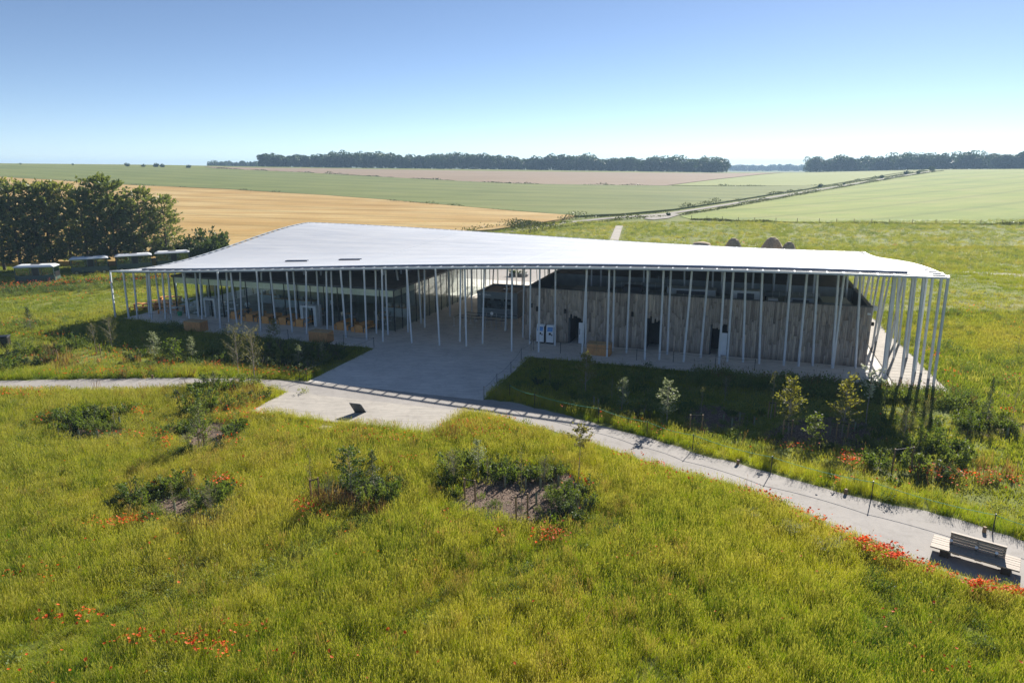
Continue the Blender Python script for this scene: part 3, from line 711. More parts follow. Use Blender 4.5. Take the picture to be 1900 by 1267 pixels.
# ================================================================== TIMBER POD
DS0, DS1, DT0, DT1, DH = 45.1, 74.3, 5.0, 33.0, 5.05
tpod = tag(empty('timber_pavilion', W(0, 0), -TH), 'weathered timber-clad exhibition pavilion under the right half of the canopy', 'pavilion')
def s_front(x, y, t=DT0):
    r = ray(x, y); A = np.array([[E1[0], -r[0]], [E1[1], -r[1]]]); b = -(O2 + t*E2)
    k, l = np.linalg.solve(A, b); return float(k)
ops = [(s_front(1056.5, 636), s_front(1084, 637), 2.55, 'half'), (s_front(1197.5, 650), s_front(1226, 652), 2.75, 'open'), (s_front(1317, 655), s_front(1349, 657), 2.55, 'half')]
WELL_T, WZ = 14.8, 3.72
# shell: wall carcass behind the cladding
mb = MB(); edges_ = [DS0] + [q for o_ in ops for q in o_[:2]] + [DS1]
for k in range(0, len(edges_), 2): mb.box((edges_[k]+(.03 if k == 0 else .0), DT0+.03, .031), (edges_[k+1]-(.03 if k == len(edges_)-2 else 0), DT0+.28, DH-.02))
for a, b, h, _ in ops: mb.box((a, DT0+.03, h+.35), (b, DT0+.28, DH-.02))
mb.box((DS0+.03, DT0+.281, .031), (DS0+.28, DT1-.03, DH-.02)).box((DS1-.28, DT0+.281, .031), (DS1-.03, DT1-.03, DH-.02)).box((DS0+.281, DT1-.28, .031), (DS1-.281, DT1-.03, DH-.02))
mb.build('wall', M['anthracite'], tpod)
MB().box((DS0+.282, DT0+.282, WZ-.25), (DS1-.282, WELL_T, WZ)).build('plant_well_floor', M['well'], tpod)
MB().box((DS0+.282, WELL_T+.004, WZ-.25), (DS1-.282, DT1-.282, DH-.06)).build('roof', M['pod_roof'], tpod)
MB().box((DS0+.283, WELL_T-.05, WZ+.002), (DS1-.283, WELL_T, DH-.1)).build('well_wall', M['well'], tpod)
MB().box((DS0-.02, DT0-.02, DH-.018), (DS1+.02, DT0+.33, DH+.012)).box((DS0-.02, DT0+.331, DH-.018), (DS0+.31, DT1, DH+.012)).box((DS1-.31, DT0+.331, DH-.018), (DS1+.02, DT1, DH+.012)).build('coping', M['anthracite'], tpod)
# cladding boards: real boards of uneven length and depth, too narrow to pick apart singly
def clad(faces, name):
    VV, FF, TT = [], [], []
    for (org, ax, nrm, length, skip) in faces:
        x = 0.0; r = random.Random(len(name)+int(length*10))
        while x < length-.01:
            wd = min(r.choice([.12, .15, .15, .18, .22]), length-x); z = .05 + r.uniform(0, .0)
            coln = r.uniform(-.12, .12)
            while z < DH-.03:
                ln_ = r.uniform(.7, 2.4); zt = min(z+ln_, DH-.024)
                if DH-zt < .3: zt = DH-.024
                bot = z; ok = True
                for (a, b, h, _) in skip:
                    if x+wd > a+.02 and x < b-.02:
                        lim = h - .35 + .7*r.random() if z == .05 else None
                        if lim is not None: bot = lim; zt = max(zt, bot+.5)
                if zt > bot+.05:
                    d0 = r.uniform(.0, .022); g_ = .005
                    o_ = np.array(org); A = np.array(ax); Nn = np.array(nrm)
                    c0 = o_ + A*(x+g_); c1 = o_ + A*(x+wd-g_)
                    base = len(VV)
                    for c in (c0, c1):
                        for dep in (-.028, d0+.004):
                            for zz in (bot+.004, zt-.004):
                                p = c + Nn*dep; VV.append((p[0], p[1], zz))
                    b0 = base   # order: c0 in lo, c0 in hi, c0 out lo, c0 out hi, c1 ...
                    FF.extend([(b0+2, b0+6, b0+7, b0+3), (b0+0, b0+2, b0+3, b0+1), (b0+6, b0+4, b0+5, b0+7), (b0+3, b0+7, b0+5, b0+1), (b0+0, b0+4, b0+6, b0+2)])
                    tone = min(1, max(0, r.gauss(.46, .2) + coln)); TT.extend([tone]*8)
                z = zt
            x += wd
    me = npmesh(name, VV, FF, M['cladding'])
    at = me.attributes.new('tone', 'FLOAT', 'POINT'); at.data.foreach_set('value', np.array(TT, np.float32))
    return me
skips = [(a-DS0, b-DS0, h, k) for a, b, h, k in ops]
cl = clad([((DS0, DT0), (1, 0), (0, -1), DS1-DS0, skips), ((DS1, DT0+.0), (0, 1), (1, 0), DT1-DT0, []), ((DS0, DT1), (0, -1), (-1, 0), DT1-DT0, [])], 'cladding')
tag(obj('cladding', cl, tpod), kind='stuff')
# door recesses: lining and back wall coloured near-black as shade, and white open doors
for i, (a, b, h, kind) in enumerate(ops):
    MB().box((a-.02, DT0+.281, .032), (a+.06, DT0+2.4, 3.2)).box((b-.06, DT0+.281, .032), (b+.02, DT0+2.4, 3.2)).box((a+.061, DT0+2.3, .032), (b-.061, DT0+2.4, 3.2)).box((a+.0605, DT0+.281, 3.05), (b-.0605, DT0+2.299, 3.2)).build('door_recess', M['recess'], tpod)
    if kind == 'half':
        x0 = a + (b-a)*(.62 if i == 0 else .48)
        dr = MB().box((x0, DT0-.09, .10), (b-.03 if i == 0 else b-.08, DT0-.045, 2.08)).build('door', M['machine_white'], tpod, bevel=.008)
        MB().box((x0+.08, DT0-.115, .95), (x0+.12, DT0-.091, 1.5)).build('door_handle', M['post_dark'], dr)
# wall lamps and cameras on the timber wall
for x, y, z in ((1049, 575, 3.05), (997, 571, 3.1), (987, 560, 3.4), (1174, 575, 3.2)):
    s = s_front(x, y); MB().box((-.10, -.12, -.22), (.10, 0, .22)).build('wall_lamp', M['black'], tpod, (s, DT0-.03, z), bevel=.02)
MB().tube([(0, 0, 0), (0, -.35, .03)], .05, 8).box((-.12, -.5, -.05), (.12, -.3, .07)).build('camera_arm', M['machine_white'], tpod, (DS1-.3, DT0-.03, 4.55))
MB().box((0, -.15, -.18), (.5, .15, .18)).build('wall_speaker', M['machine_white'], tpod, (DS1+.03, DT0+1.2, 4.75), bevel=.04)
MB().box((0, -.1, -.15), (.35, .1, .15)).build('wall_floodlight', M['black'], tpod, (DS1+.03, DT0+.9, 3.5), bevel=.03)

# plant on the sunken roof
PLANTG = 'machines in the sunken roof well'
def plant_box(name, label, cat, s, t, sx, sy, sz, mat, grille=True):
    e = tag(empty(name, W(s, t, WZ), -TH), label, cat, PLANTG)
    MB().box((-sx/2, -sy/2, .1), (sx/2, sy/2, sz)).build('casing', mat, e, bevel=.03)
    for fx in (-1, 1):
        MB().box((fx*sx*.38-.06, -sy/2+.02, 0), (fx*sx*.38+.06, sy/2-.02, .1)).build('foot', M['post_dark'], e)
    if grille:
        gr = MB().box((-sx*.3, -sy/2-.02, sz*.3), (sx*.3, -sy/2-.002, sz*.85)).build('grille', M['anthracite'], e)
    return e
plant_box('air_handling_unit', 'long pale air handling unit in the middle of the roof well', 'ventilation unit', 59.8, 10.2, 4.4, 1.5, 1.25, M['plant_white'])
plant_box('condenser_unit', 'tall white stepped condenser unit on the right of the roof well', 'ventilation unit', 64.6, 9.0, 2.4, 1.3, 1.55, M['plant_white'])
plant_box('control_cabinet', 'small white control cabinet beside the tall condenser unit', 'cabinet', 66.9, 8.4, .8, .6, 1.0, M['machine_white'], False)
plant_box('condenser_unit', 'low grey condenser near the right end of the roof well', 'ventilation unit', 69.2, 9.5, 2.2, 1.5, 1.1, M['plant_metal'])
plant_box('roof_hatch', 'wide flat grey hatch at the right end of the roof well', 'hatch', 72.0, 9.6, 2.2, 3.2, .95, M['plant_metal'], False)
plant_box('air_handling_unit', 'low brown-grey ventilation unit at the left end of the roof well', 'ventilation unit', 50.5, 8.7, 3.2, 2.2, .95, M['plant_metal'])
plant_box('condenser_unit', 'dark boxy unit between the left ventilation unit and the duct', 'ventilation unit', 54.3, 10.4, 1.8, 1.5, 1.1, M['anthracite'])
def duct(label, pts, r):
    e = tag(empty('duct', W(pts[0][0], pts[0][1], WZ), 0), label, 'duct', PLANTG)
    P = [W(s, t, z) - W(pts[0][0], pts[0][1], WZ) for s, t, z in pts]
    MB().tube(P, r, 12).build('duct_tube', M['plant_metal'], e, smooth=True)
    n = 8
    for k in range(1, n):
        a = P[0].lerp(P[-1], k/n) if len(P) == 2 else None
        if a is not None:
            dd = (P[-1]-P[0]).normalized(); MB().tube([a-dd*.03, a+dd*.03], r+.03, 12).build('duct_band', M['plant_white'], e)
    for k in (0, -1):
        q = P[k]; MB().box((q.x-.06, q.y-.06, .0), (q.x+.06, q.y+.06, q.z-r+.02)).build('duct_leg', M['post_dark'], e)
duct('long silvery round duct running along the front of the roof well', [(55.6, 7.2, WZ+.75), (63.0, 7.2, WZ+.75)], .36)
duct('short round duct crossing the left part of the roof well', [(52.3, 11.6, WZ+.9), (57.5, 12.4, WZ+.9)], .28)
duct('short thin duct on the right part of the roof well', [(66.4, 11.6, WZ+.8), (71.0, 11.9, WZ+.8)], .24)
ld = tag(empty('roof_ladder', W(56.8, 13.4, WZ), -TH), 'small steel access frame standing at the back of the roof well', 'ladder', None)
for a in (-.45, .45): MB().tube([(a, 0, 0), (a, 0, 1.7)], .03, 6).build('stile', M['plant_metal'], ld)
for k in range(5): MB().tube([(-.45, 0, .25+k*.33), (.45, 0, .25+k*.33)], .02, 6).build('rung', M['plant_metal'], ld)

# ================================================================== TICKET KIOSK
KS0, KS1, KT0, KT1, KH = 37.0, 41.6, 13.3, 18.5, 2.83
ki = tag(empty('ticket_kiosk', W(0, 0), -TH), 'dark grey flat-roofed ticket kiosk between the two pavilions', 'kiosk')
w0, w1, wz0, wz1 = KS0+.5, KS1-.5, 1.02, 2.12
mb = MB().box((KS0, KT0, .031), (KS1, KT0+.2, wz0)).box((KS0, KT0, wz1), (KS1, KT0+.2, KH)).box((KS0, KT0, wz0), (w0, KT0+.2, wz1)).box((w1, KT0, wz0), (KS1, KT0+.2, wz1))
mb.box((KS0, KT0+.201, .031), (KS0+.2, KT1, KH)).box((KS1-.2, KT0+.201, .031), (KS1, KT1, KH)).box((KS0+.201, KT1-.2, .031), (KS1-.201, KT1, KH))
M['kiosk'] = simple('kiosk_grey', (.21, .24, .255), .55, 0, .08, 1.5)
mb.build('wall', M['kiosk'], ki)
MB().box((KS0+.201, KT0+.201, KH-.35), (KS1-.201, KT1-.201, KH-.2)).build('roof', M['pod_roof'], ki)
MB().box((KS0+.202, KT0+2.6, .04), (KS1-.202, KT0+2.7, KH-.36)).build('back_partition', M['well'], ki)
MB().box((w0, KT0-.25, wz0-.05), (w1, KT0-.002, wz0)).build('counter', M['plant_metal'], ki)
gap = (w1-w0)/3
for k in range(3):
    MB().box((w0+k*gap+.03, KT0+.09, wz0+.02), (w0+(k+1)*gap-.03, KT0+.11, wz1-.02)).build('pane', M['glass'], ki)
    MB().box((w0+k*gap+.2, KT0-.03, wz1-.26), (w0+(k+1)*gap-.18, KT0-.002, wz1-.03)).build('display_screen', M['black'], ki)
    mb = MB().box((w0+k*gap+.45, KT0+.35, wz0+.0), (w0+k*gap+.95, KT0+.42, wz0+.42)); mb.build('monitor', M['black'], ki)
MB().tube([(0, 0, 0), (0, 0, .12)], .35, 12).build('roof_cowl', M['black'], ki, (39.4, 15.9, KH-.2))
tc = bpy.data.curves.new('lettering', 'FONT'); tc.body = "Tickets"; tc.size = .36; tc.extrude = .006
to = bpy.data.objects.new('tmp_text', tc); COL.objects.link(to); bpy.context.view_layer.update()
tm = bpy.data.meshes.new_from_object(to); bpy.data.objects.remove(to); tm.materials.clear(); tm.materials.append(M['sign_white'])
lo = obj('lettering', tm, ki, (KS0+.55, KT0-.012, 2.38)); lo.rotation_euler = (math.pi/2, 0, 0)
MB().box((-.11, -.012, -.035), (.11, 0, .035)).box((-.035, -.0119, .0351), (.035, 0, .11)).box((-.035, -.0119, -.11), (.035, 0, -.0351)).build('sign_emblem', M['sign_white'], ki, (KS0+.32, KT0-.006, 2.5))
# queue barrier in front of the kiosk
QG = 'queue barrier posts in front of the kiosk'
qb = tag(empty('queue_barrier', W(39, 9.5, .03), -TH), 'zigzag queue barrier of thin steel posts with dark webbing before the kiosk', 'barrier')
pts = []
for r_ in range(3):
    for c_ in range(6): pts.append((-2.6 + c_*1.15 + r_*.12, -1.3 + r_*1.35))
pm_ = MB().tube([(0, 0, .0), (0, 0, 1.0)], .035, 8).tube([(0, 0, 0.001), (0, 0, .02)], .17, 12).mesh('barrier_post', M['steel'])
for x, y in pts: obj('barrier_post', pm_, qb, (x, y, 0))
for r_ in range(3):
    for c_ in range(5):
        a, b = pts[r_*6+c_], pts[r_*6+c_+1]; MB().box((a[0]+.04, a[1]-.006, .87), (b[0]-.04, b[1]+.006, .93)).build('webbing', M['black'], qb)
for c_ in (0, 5):
    a, b = pts[c_], pts[6+c_]
    if c_ == 0: MB().add([(a[0], a[1]+.05, .87), (b[0], b[1]-.05, .87), (b[0], b[1]-.05, .93), (a[0], a[1]+.05, .93)], [(0, 1, 2, 3)]).build('webbing', M['black'], qb)
sgn = tag(empty('round_sign_stand', W(40.3, 8.9, .03), -TH), 'small round white sign on a thin post among the queue barrier posts', 'sign')
MB().tube([(0, 0, 0), (0, 0, 1.35)], .025, 8).build('post', M['steel'], sgn); MB().tube([(0, -.03, 1.42), (0, -.01, 1.42)], .17, 16).build('disc', M['machine_white'], sgn)
MB().tube([(0, 0, 0), (0, 0, .025)], .18, 12).build('base', M['steel'], sgn)

# ticket machines by the timber wall
for i, (x, lab) in enumerate(((1003, 'white self-service ticket machine on the left, partly behind a column'), (1021, 'white self-service ticket machine on the right, nearer the first doorway'))):
    s = s_front(x, 633, 4.3); e = tag(empty('ticket_machine', W(s, 4.35, .03), -TH), lab, 'ticket machine', 'ticket machines by the timber wall')
    MB().box((-.34, -.22, .0), (.34, .3, .14)).build('plinth', M['black'], e)
    cb = MB().add([(-.36, -.25, .14), (.36, -.25, .14), (.36, .3, .14), (-.36, .3, .14), (-.36, -.25, 1.15), (.36, -.25, 1.15), (.36, -.06, 1.75), (-.36, -.06, 1.75), (-.36, .3, 1.75), (.36, .3, 1.75)], [(0, 1, 5, 4), (4, 5, 6, 7), (7, 6, 9, 8), (2, 3, 8, 9), (1, 2, 9, 6, 5), (3, 0, 4, 7, 8), (3, 2, 1, 0)]).build('cabinet', M['machine_white'], e)
    MB().add([(-.26, -.258, 1.18), (.26, -.258, 1.18), (.26, -.134, 1.57), (-.26, -.134, 1.57)], [(0, 1, 2, 3)]).build('screen', M['screen_blue'], cb)
    MB().box((-.1, -.275, .86), (.1, -.251, 1.06)).build('card_reader', M['black'], cb)
    MB().box((.14, -.27, .8), (.24, -.251, .92)).build('ticket_slot', M['black'], cb)
    MB().box((.361, -.2, .14), (.40, .3, 1.6)).build('side_panel', M['black'], e)

# timber planters
for i, (xl, yb, wpx, lab) in enumerate(((347, 613.5, 33, 'orange timber planter box at the edge of the left terrace, farthest from the path'), (578, 633.5, 34, 'orange timber planter box beside the shrubs left of the plaza'), (1092, 657.5, 26, 'orange timber planter box in front of the timber-clad wall'))):
    A = gp(xl, yb); B = gp(xl + wpx*.72, yb + wpx*.16)
    s, t = ST(A.x, A.y); e = tag(empty('planter_box', W(s+.9, t+.3, .0), -TH), lab, 'planter', 'timber planter boxes')
    l2, d2, hh = (1.0, .55, 1.0)
    for k in range(5):
        z0 = .02 + k*hh/5
        MB().box((-l2, -d2, z0), (l2, -d2+.045, z0+hh/5-.012)).build('board', M['planter'], e); MB().box((-l2, d2-.045, z0), (l2, d2, z0+hh/5-.012)).build('board', M['planter'], e)
        MB().box((-l2, -d2+.046, z0), (-l2+.045, d2-.046, z0+hh/5-.012)).build('board', M['planter'], e); MB().box((l2-.045, -d2+.046, z0), (l2, d2-.046, z0+hh/5-.012)).build('board', M['planter'], e)
    MB().box((-l2+.046, -d2+.046, .02), (l2-.046, d2-.046, hh-.12)).build('soil', M['mulch'], e)
    MB().box((-l2-.03, -d2-.03, hh), (l2+.03, d2+.03, hh+.04)).build('lid', M['plywood_pale'], e)

# ------------------------------------------------------------------ furniture
def wood_table(length=2.3, width=.85, h=.75):
    e = empty('picnic_table')
    for k in range(5): MB().box((-width/2+k*width/5, 0, h-.05), (-width/2+(k+1)*width/5-.01, length, h)).build('tabletop_board', M['plywood'], e)
    for y in (.0, length-.06): MB().box((-width/2, y+.001, 0), (width/2-.01, y+.06, h-.051)).build('end_panel', M['plywood'], e)
    MB().box((-.06, .062, .3), (.06, length-.062, .36)).build('rail', M['plywood'], e)
    return e
def wood_bench(length=2.2, width=.36, h=.45):
    e = empty('picnic_bench')
    for k in range(2): MB().box((-width/2+k*width/2, 0, h-.045), (-width/2+(k+1)*width/2-.008, length, h)).build('seat_board', M['plywood'], e)
    for y in (.0, length-.05): MB().box((-width/2, y+.001, 0), (width/2-.008, y+.05, h-.046)).build('end_panel', M['plywood'], e)
    return e
ordw = ['leftmost', 'second from left', 'third from left', 'fourth from left', 'fifth from left', 'sixth from left', 'seventh from left', 'eighth from left', 'ninth from left', 'tenth from left', 'eleventh from left', 'twelfth from left', 'thirteenth from left', 'fourteenth from left', 'fifteenth from left', 'sixteenth from left', 'seventeenth from left', 'eighteenth from left', 'nineteenth from left', 'twentieth from left'] + [k + ' from left' for k in ('twenty-first', 'twenty-second', 'twenty-third', 'twenty-fourth', 'twenty-fifth', 'twenty-sixth', 'twenty-seventh', 'twenty-eighth', 'twenty-ninth', 'thirtieth')]
def ordn(i): return ordw[i] if i < len(ordw) else 'number %d from left' % (i+1)
tproto = wood_table(); bproto = wood_bench(); tused = bused = False
ends = [(435, 592.5), (463, 597), (492.5, 601), (524, 603), (556, 607), (631, 613), (666, 617.5)]
for i, (x, y) in enumerate(ends):
    p = gp(x, y); 
    if i == 0: t_ = tproto
    else: t_ = copy_tree(tproto)
    t_.location = (p.x, p.y, .03); t_.rotation_euler = (0, 0, -TH + random.uniform(-.04, .04))
    tag(t_, 'orange timber picnic table, %s of the row in front of the glass wall' % ordn(i), 'table', 'picnic tables in front of the glass wall')
    for sd in (-1, 1):
        b_ = bproto if not bused else copy_tree(bproto); bused = True
        o_ = W(*[a+b for a, b in zip(ST(p.x, p.y), (sd*.74, .05))], .03); b_.location = o_; b_.rotation_euler = (0, 0, -TH + random.uniform(-.04, .04))
        tag(b_, 'timber bench %s of the %s picnic table by the glass wall' % ('left' if sd < 0 else 'right', ordn(i)), 'bench', 'benches in front of the glass wall')
lspots = [(252, 575), (277, 569.5), (292, 573), (306, 580), (300, 562)]
for i, (x, y) in enumerate(sorted(lspots)):
    p = gp(x, y); t_ = copy_tree(tproto); t_.location = (p.x, p.y, .03); t_.rotation_euler = (0, 0, -TH-1.2)
    tag(t_, 'orange timber picnic table on the open left terrace, %s of five' % ordn(i), 'table', 'picnic tables on the left terrace')
    b_ = copy_tree(bproto); b_.location = (p.x-.35, p.y-.75, .03); b_.rotation_euler = (0, 0, -TH-1.2)
    tag(b_, 'orange timber bench in front of the %s left-terrace picnic table' % ordn(i), 'bench', 'benches on the left terrace')
# white cafe tables and chairs on the left terrace and inside
def cafe_table(mat):
    e = empty('cafe_table')
    MB().box((-.4, -.4, .72), (.4, .4, .76)).build('tabletop', mat, e, bevel=.01)
    MB().tube([(0, 0, .03), (0, 0, .72)], .04, 8).build('stem', M['steel'], e); MB().tube([(0, 0, 0), (0, 0, .03)], .27, 12).build('base', M['steel'], e)
    return e
def cafe_chair(mat):
    e = empty('cafe_chair')
    MB().box((-.21, -.21, .43), (.21, .21, .46)).build('seat', mat, e, bevel=.01)
    MB().add([(-.21, .19, .48), (.21, .19, .48), (.21, .23, .48), (-.21, .23, .48), (-.2, .25, .84), (.2, .25, .84), (.2, .28, .84), (-.2, .28, .84)], [(0, 3, 2, 1), (4, 5, 6, 7), (0, 1, 5, 4), (1, 2, 6, 5), (2, 3, 7, 6), (3, 0, 4, 7)]).build('backrest', mat, e)
    for a in (-.18, .18):
        for b in (-.18, .18): MB().tube([(a, b, 0), (a*.92, b*.92, .43)], .014, 6).build('leg', M['steel'], e)
    return e
ctp = cafe_table(M['plant_white']); ccp = cafe_chair(M['steel']); cu = [0, 0]
ctd = None
lt_spots = [(326, 583), (345, 577), (362, 581), (382, 575), (398, 579), (413, 584), (352, 567), (388, 563), (410, 568), (430, 574)]
for i, (x, y) in enumerate(sorted(lt_spots)):
    p = gp(x, y); t_ = ctp if cu[0] == 0 else copy_tree(ctp); cu[0] += 1
    t_.location = (p.x, p.y, .05); t_.rotation_euler = (0, 0, random.uniform(-.4, .2))
    tag(t_, 'square white cafe table by the left pavilion end, %s' % ordn(i), 'table', 'white cafe tables')
    for sd in (-1, 1):
        c_ = ccp if cu[1] == 0 else copy_tree(ccp); cu[1] += 1
        c_.location = (p.x + sd*.62, p.y + random.uniform(-.2, .2), .05); c_.rotation_euler = (0, 0, -sd*math.pi/2 + random.uniform(-.4, .4))
        tag(c_, 'steel chair on the %s of the %s white cafe table' % ('left' if sd < 0 else 'right', ordn(i)), 'chair', 'steel cafe chairs')
ctd = cafe_table(M['plywood_pale'])
for i, (s, t) in enumerate(((17.2, 7.2), (20.6, 8.1), (24.8, 7.0), (27.9, 8.6), (29.4, 6.4))):
    t_ = ctd if i == 0 else copy_tree(ctd); t_.location = W(s, t, .05); t_.rotation_euler = (0, 0, -TH)
    tag(t_, 'pale timber cafe table inside the glass pavilion, %s' % ordn(i), 'table', 'cafe tables behind the glass')
    for sd in (-1, 1):
        c_ = copy_tree(ccp); c_.location = W(s+sd*.65, t, .05); c_.rotation_euler = (0, 0, -TH-sd*math.pi/2)
        tag(c_, 'steel chair on the %s of the %s indoor cafe table' % ('left' if sd < 0 else 'right', ordn(i)), 'chair', 'chairs behind the glass')
# counters
for s, t, lx, ly, lab in ((15.5, 10.6, 5.5, .8, 'long white serving counter inside the glass pavilion'), (28.6, 10.5, 2.6, .8, 'white till counter inside the glass pavilion near its right corner'), (10.9, 12.5, 3.4, .9, 'white island counter inside the left end of the glass pavilion')):
    e = tag(empty('counter', W(s, t, .05), -TH), lab, 'counter')
    MB().box((-lx/2, -ly/2, 0), (lx/2, ly/2, 1.0)).build('body', M['plant_white'], e, bevel=.02); MB().box((-lx/2-.05, -ly/2-.05, 1.0), (lx/2+.05, ly/2+.05, 1.05)).build('worktop', M['plywood_pale'], e)
    for k in range(3): MB().box((-lx/2+.3+k*lx/3.4, -.15, 1.05), (-lx/2+.7+k*lx/3.4, .15, 1.4)).build('display_box', M['steel'], e)
# notice screen panels and brown board near the left end
p = gp(397, 548); e = tag(empty('notice_board', (p.x, p.y, .03), -TH), 'brown upright board standing behind the white terrace tables', 'board')
MB().box((-.9, -.04, .5), (.9, .04, 2.0)).build('panel', M['cardboard'], e)
for a in (-.8, .8): MB().box((a-.04, -.05, 0), (a+.04, .05, .5)).build('leg', M['post_dark'], e)
p = gp(334, 586); e = tag(empty('waste_bucket', (p.x, p.y, .03)), 'small green bucket on the left terrace pavement', 'bucket')
MB().tube([(0, 0, 0), (0, 0, .42)], [.2, .26], 14).build('body', M['green_plastic'], e); MB().tube([(0, 0, .42), (0, 0, .45)], .28, 14).build('rim', M['green_plastic'], e)

# people behind the glass
def person(loc, rz, label, arm=0.0):
    verts = [(0, 0, .93), (0, 0, 1.15), (0, 0, 1.40), (0, 0, 1.50), (0, .01, 1.60), (0, .015, 1.70), (.10, 0, .90), (.11, .02, .50), (.11, 0, .09), (.12, -.15, .05), (-.10, 0, .90), (-.12, -.04, .50), (-.12, .02, .09), (-.13, -.13, .05), (.20, 0, 1.40), (.25, .02, 1.12), (.24, -.14-arm, .93+arm*.8), (.24, -.20-arm, .87+arm*.9), (-.20, 0, 1.40), (-.25, .03, 1.12), (-.25, -.10, .90), (-.25, -.14, .82)]
    ed = [(0, 1), (1, 2), (2, 3), (3, 4), (4, 5), (0, 6), (6, 7), (7, 8), (8, 9), (0, 10), (10, 11), (11, 12), (12, 13), (2, 14), (14, 15), (15, 16), (16, 17), (2, 18), (18, 19), (19, 20), (20, 21)]
    rad = [.15, .14, .16, .055, .085, .09, .095, .065, .045, .04, .095, .065, .045, .04, .065, .05, .036, .04, .065, .05, .036, .04]
    me = bpy.data.meshes.new('person'); me.from_pydata(verts, ed, [])
    for m in (M['shirt'], M['trouser'], M['skin'], M['hair']): me.materials.append(m)
    o = bpy.data.objects.new('person', me); link(o)
    md = o.modifiers.new('skin', 'SKIN'); me.skin_vertices[0].data[0].use_root = True
    for k, r_ in enumerate(rad): me.skin_vertices[0].data[k].radius = (r_, r_*(.75 if k in (0, 1, 2) else 1))
    o.modifiers.new('sub', 'SUBSURF').levels = 1; o.modifiers['sub'].render_levels = 1
    bpy.context.view_layer.update(); dg = bpy.context.evaluated_depsgraph_get()
    nm = bpy.data.meshes.new_from_object(o.evaluated_get(dg)); o.modifiers.clear(); o.data = nm
    nm.materials.clear()
    for m in (M['shirt'], M['trouser'], M['skin'], M['hair']): nm.materials.append(m)
    for pl in nm.polygons:
        c = pl.center; pl.use_smooth = True
        if c.z > 1.68 or (c.z > 1.56 and c.y > .03): pl.material_index = 3
        elif c.z > 1.47: pl.material_index = 2
        elif abs(c.x) > .2 and c.z < 1.1: pl.material_index = 2
        elif c.z < .95: pl.material_index = 1
        else: pl.material_index = 0
    o.location = loc; o.rotation_euler = (0, 0, rz); tag(o, label, 'person')
person(W(12.9, 5.6, .05), -TH+.6, 'person in a white shirt and dark trousers behind the glass, left of the tables', .1)
person(W(22.3, 5.4, .05), -TH+2.6, 'person in a pale top seen in the white door portal', .05)
person(W(21.0, 9.6, .05), -TH-.4, 'person in a white shirt deep inside the glass pavilion', .15)

# ================================================================== FOREGROUND THINGS
# leaning slate information panel
e = tag(empty('information_panel', gp(668, 765, .07)), 'dark leaning slate information panel standing alone on the pale slab', 'information panel')
o_ = gp(668, 765, .07)
B1, B2 = gp(658.5, 765.5, .075), gp(679, 764.5, .075); Tl, Tr = gp(647.5, 748, .80), gp(669.5, 750.5, .80)
nn = (B2-B1).cross(Tl-B1).normalized()
if nn.y < 0: nn = -nn
th = nn*.10
P8 = [p - o_ for p in (B1, B2, Tr, Tl, B1+th, B2+th, Tr+th, Tl+th)]
pn = MB().add(P8, [(0, 1, 2, 3), (7, 6, 5, 4), (0, 4, 5, 1), (1, 5, 6, 2), (2, 6, 7, 3), (3, 7, 4, 0)]).build('panel', M['stone_dark'], e)
bm = bmesh.new(); bm.from_mesh(pn.data); bmesh.ops.recalc_face_normals(bm, faces=bm.faces); bmesh.ops.bevel(bm, geom=list(bm.edges), offset=.015, segments=1, affect='EDGES'); bm.to_mesh(pn.data); bm.free()
def lerp4(u, v): return P8[0]*(1-u)*(1-v) + P8[1]*u*(1-v) + P8[2]*u*v + P8[3]*(1-u)*v - nn*.006
MB().add([lerp4(.1, .15), lerp4(.9, .15), lerp4(.9, .88), lerp4(.1, .88)], [(0, 1, 2, 3)]).build('plate', M['black'], e)
mid = (B1+B2)/2 - o_
MB().box((mid.x-.38, mid.y+.06, -.005), (mid.x+.38, mid.y+.20, .05)).build('foot_plate', M['steel'], e)

# bench beside the path
c0, c1, c2, c3 = gp(1723.4, 1011.6, .45), gp(1889.5, 1059.5, .45), gp(1898, 1036, .45), gp(1736, 991.6, .45)
ax = ((c1-c0) + (c2-c3)).normalized(); blen = ((c1-c0).length + (c2-c3).length)/2; bwid = ((c3-c0).length + (c2-c1).length)/2
ctr = (c0+c1+c2+c3)/4
be = tag(empty('timber_bench', (ctr.x, ctr.y, .022), math.atan2(ax.y, ax.x)), 'long weathered timber bench with a short backrest beside the path, front right', 'bench')
ns_ = 6; sw = bwid/ns_
for k in range(ns_): MB().box((-blen/2, -bwid/2+k*sw+.006, .37), (blen/2, -bwid/2+(k+1)*sw-.006, .43+random.uniform(-.004, .004))).build('seat_plank', M['bench_wood'], be, bevel=.008)
ba, bb = -blen/2*.60, blen/2*.66
for k in range(4):
    z0 = .436 + k*.112; y0 = bwid*.10 + k*.018
    MB().box((ba, y0, z0), (bb, y0+.06, z0+.098)).build('back_plank', M['bench_wood'], be, bevel=.008)
MB().box((ba-.012, bwid*.10+.03, .895), (bb+.012, bwid*.10+.17, .94)).build('back_cap', M['bench_wood'], be, bevel=.008)
for k in (ba+.05, (ba+bb)/2, bb-.05):
    MB().box((k-.04, bwid*.10+.062, .433), (k+.04, bwid*.10+.16, .89)).build('back_support', M['bench_dark'], be)
for k in (ba+.06, (ba+bb)/2-.02, bb-.30):
    ar = MB().tube([(k, bwid*.10-.03, .435), (k, bwid*.10-.05, .66), (k, bwid*.10-.22, .70)], .035, 8).build('armrest', M['steel'], be, smooth=True)
    MB().tube([(k, bwid*.10-.22, .69), (k, bwid*.10-.26, .715)], .06, 10).build('armrest_knob', M['machine_white'], ar)
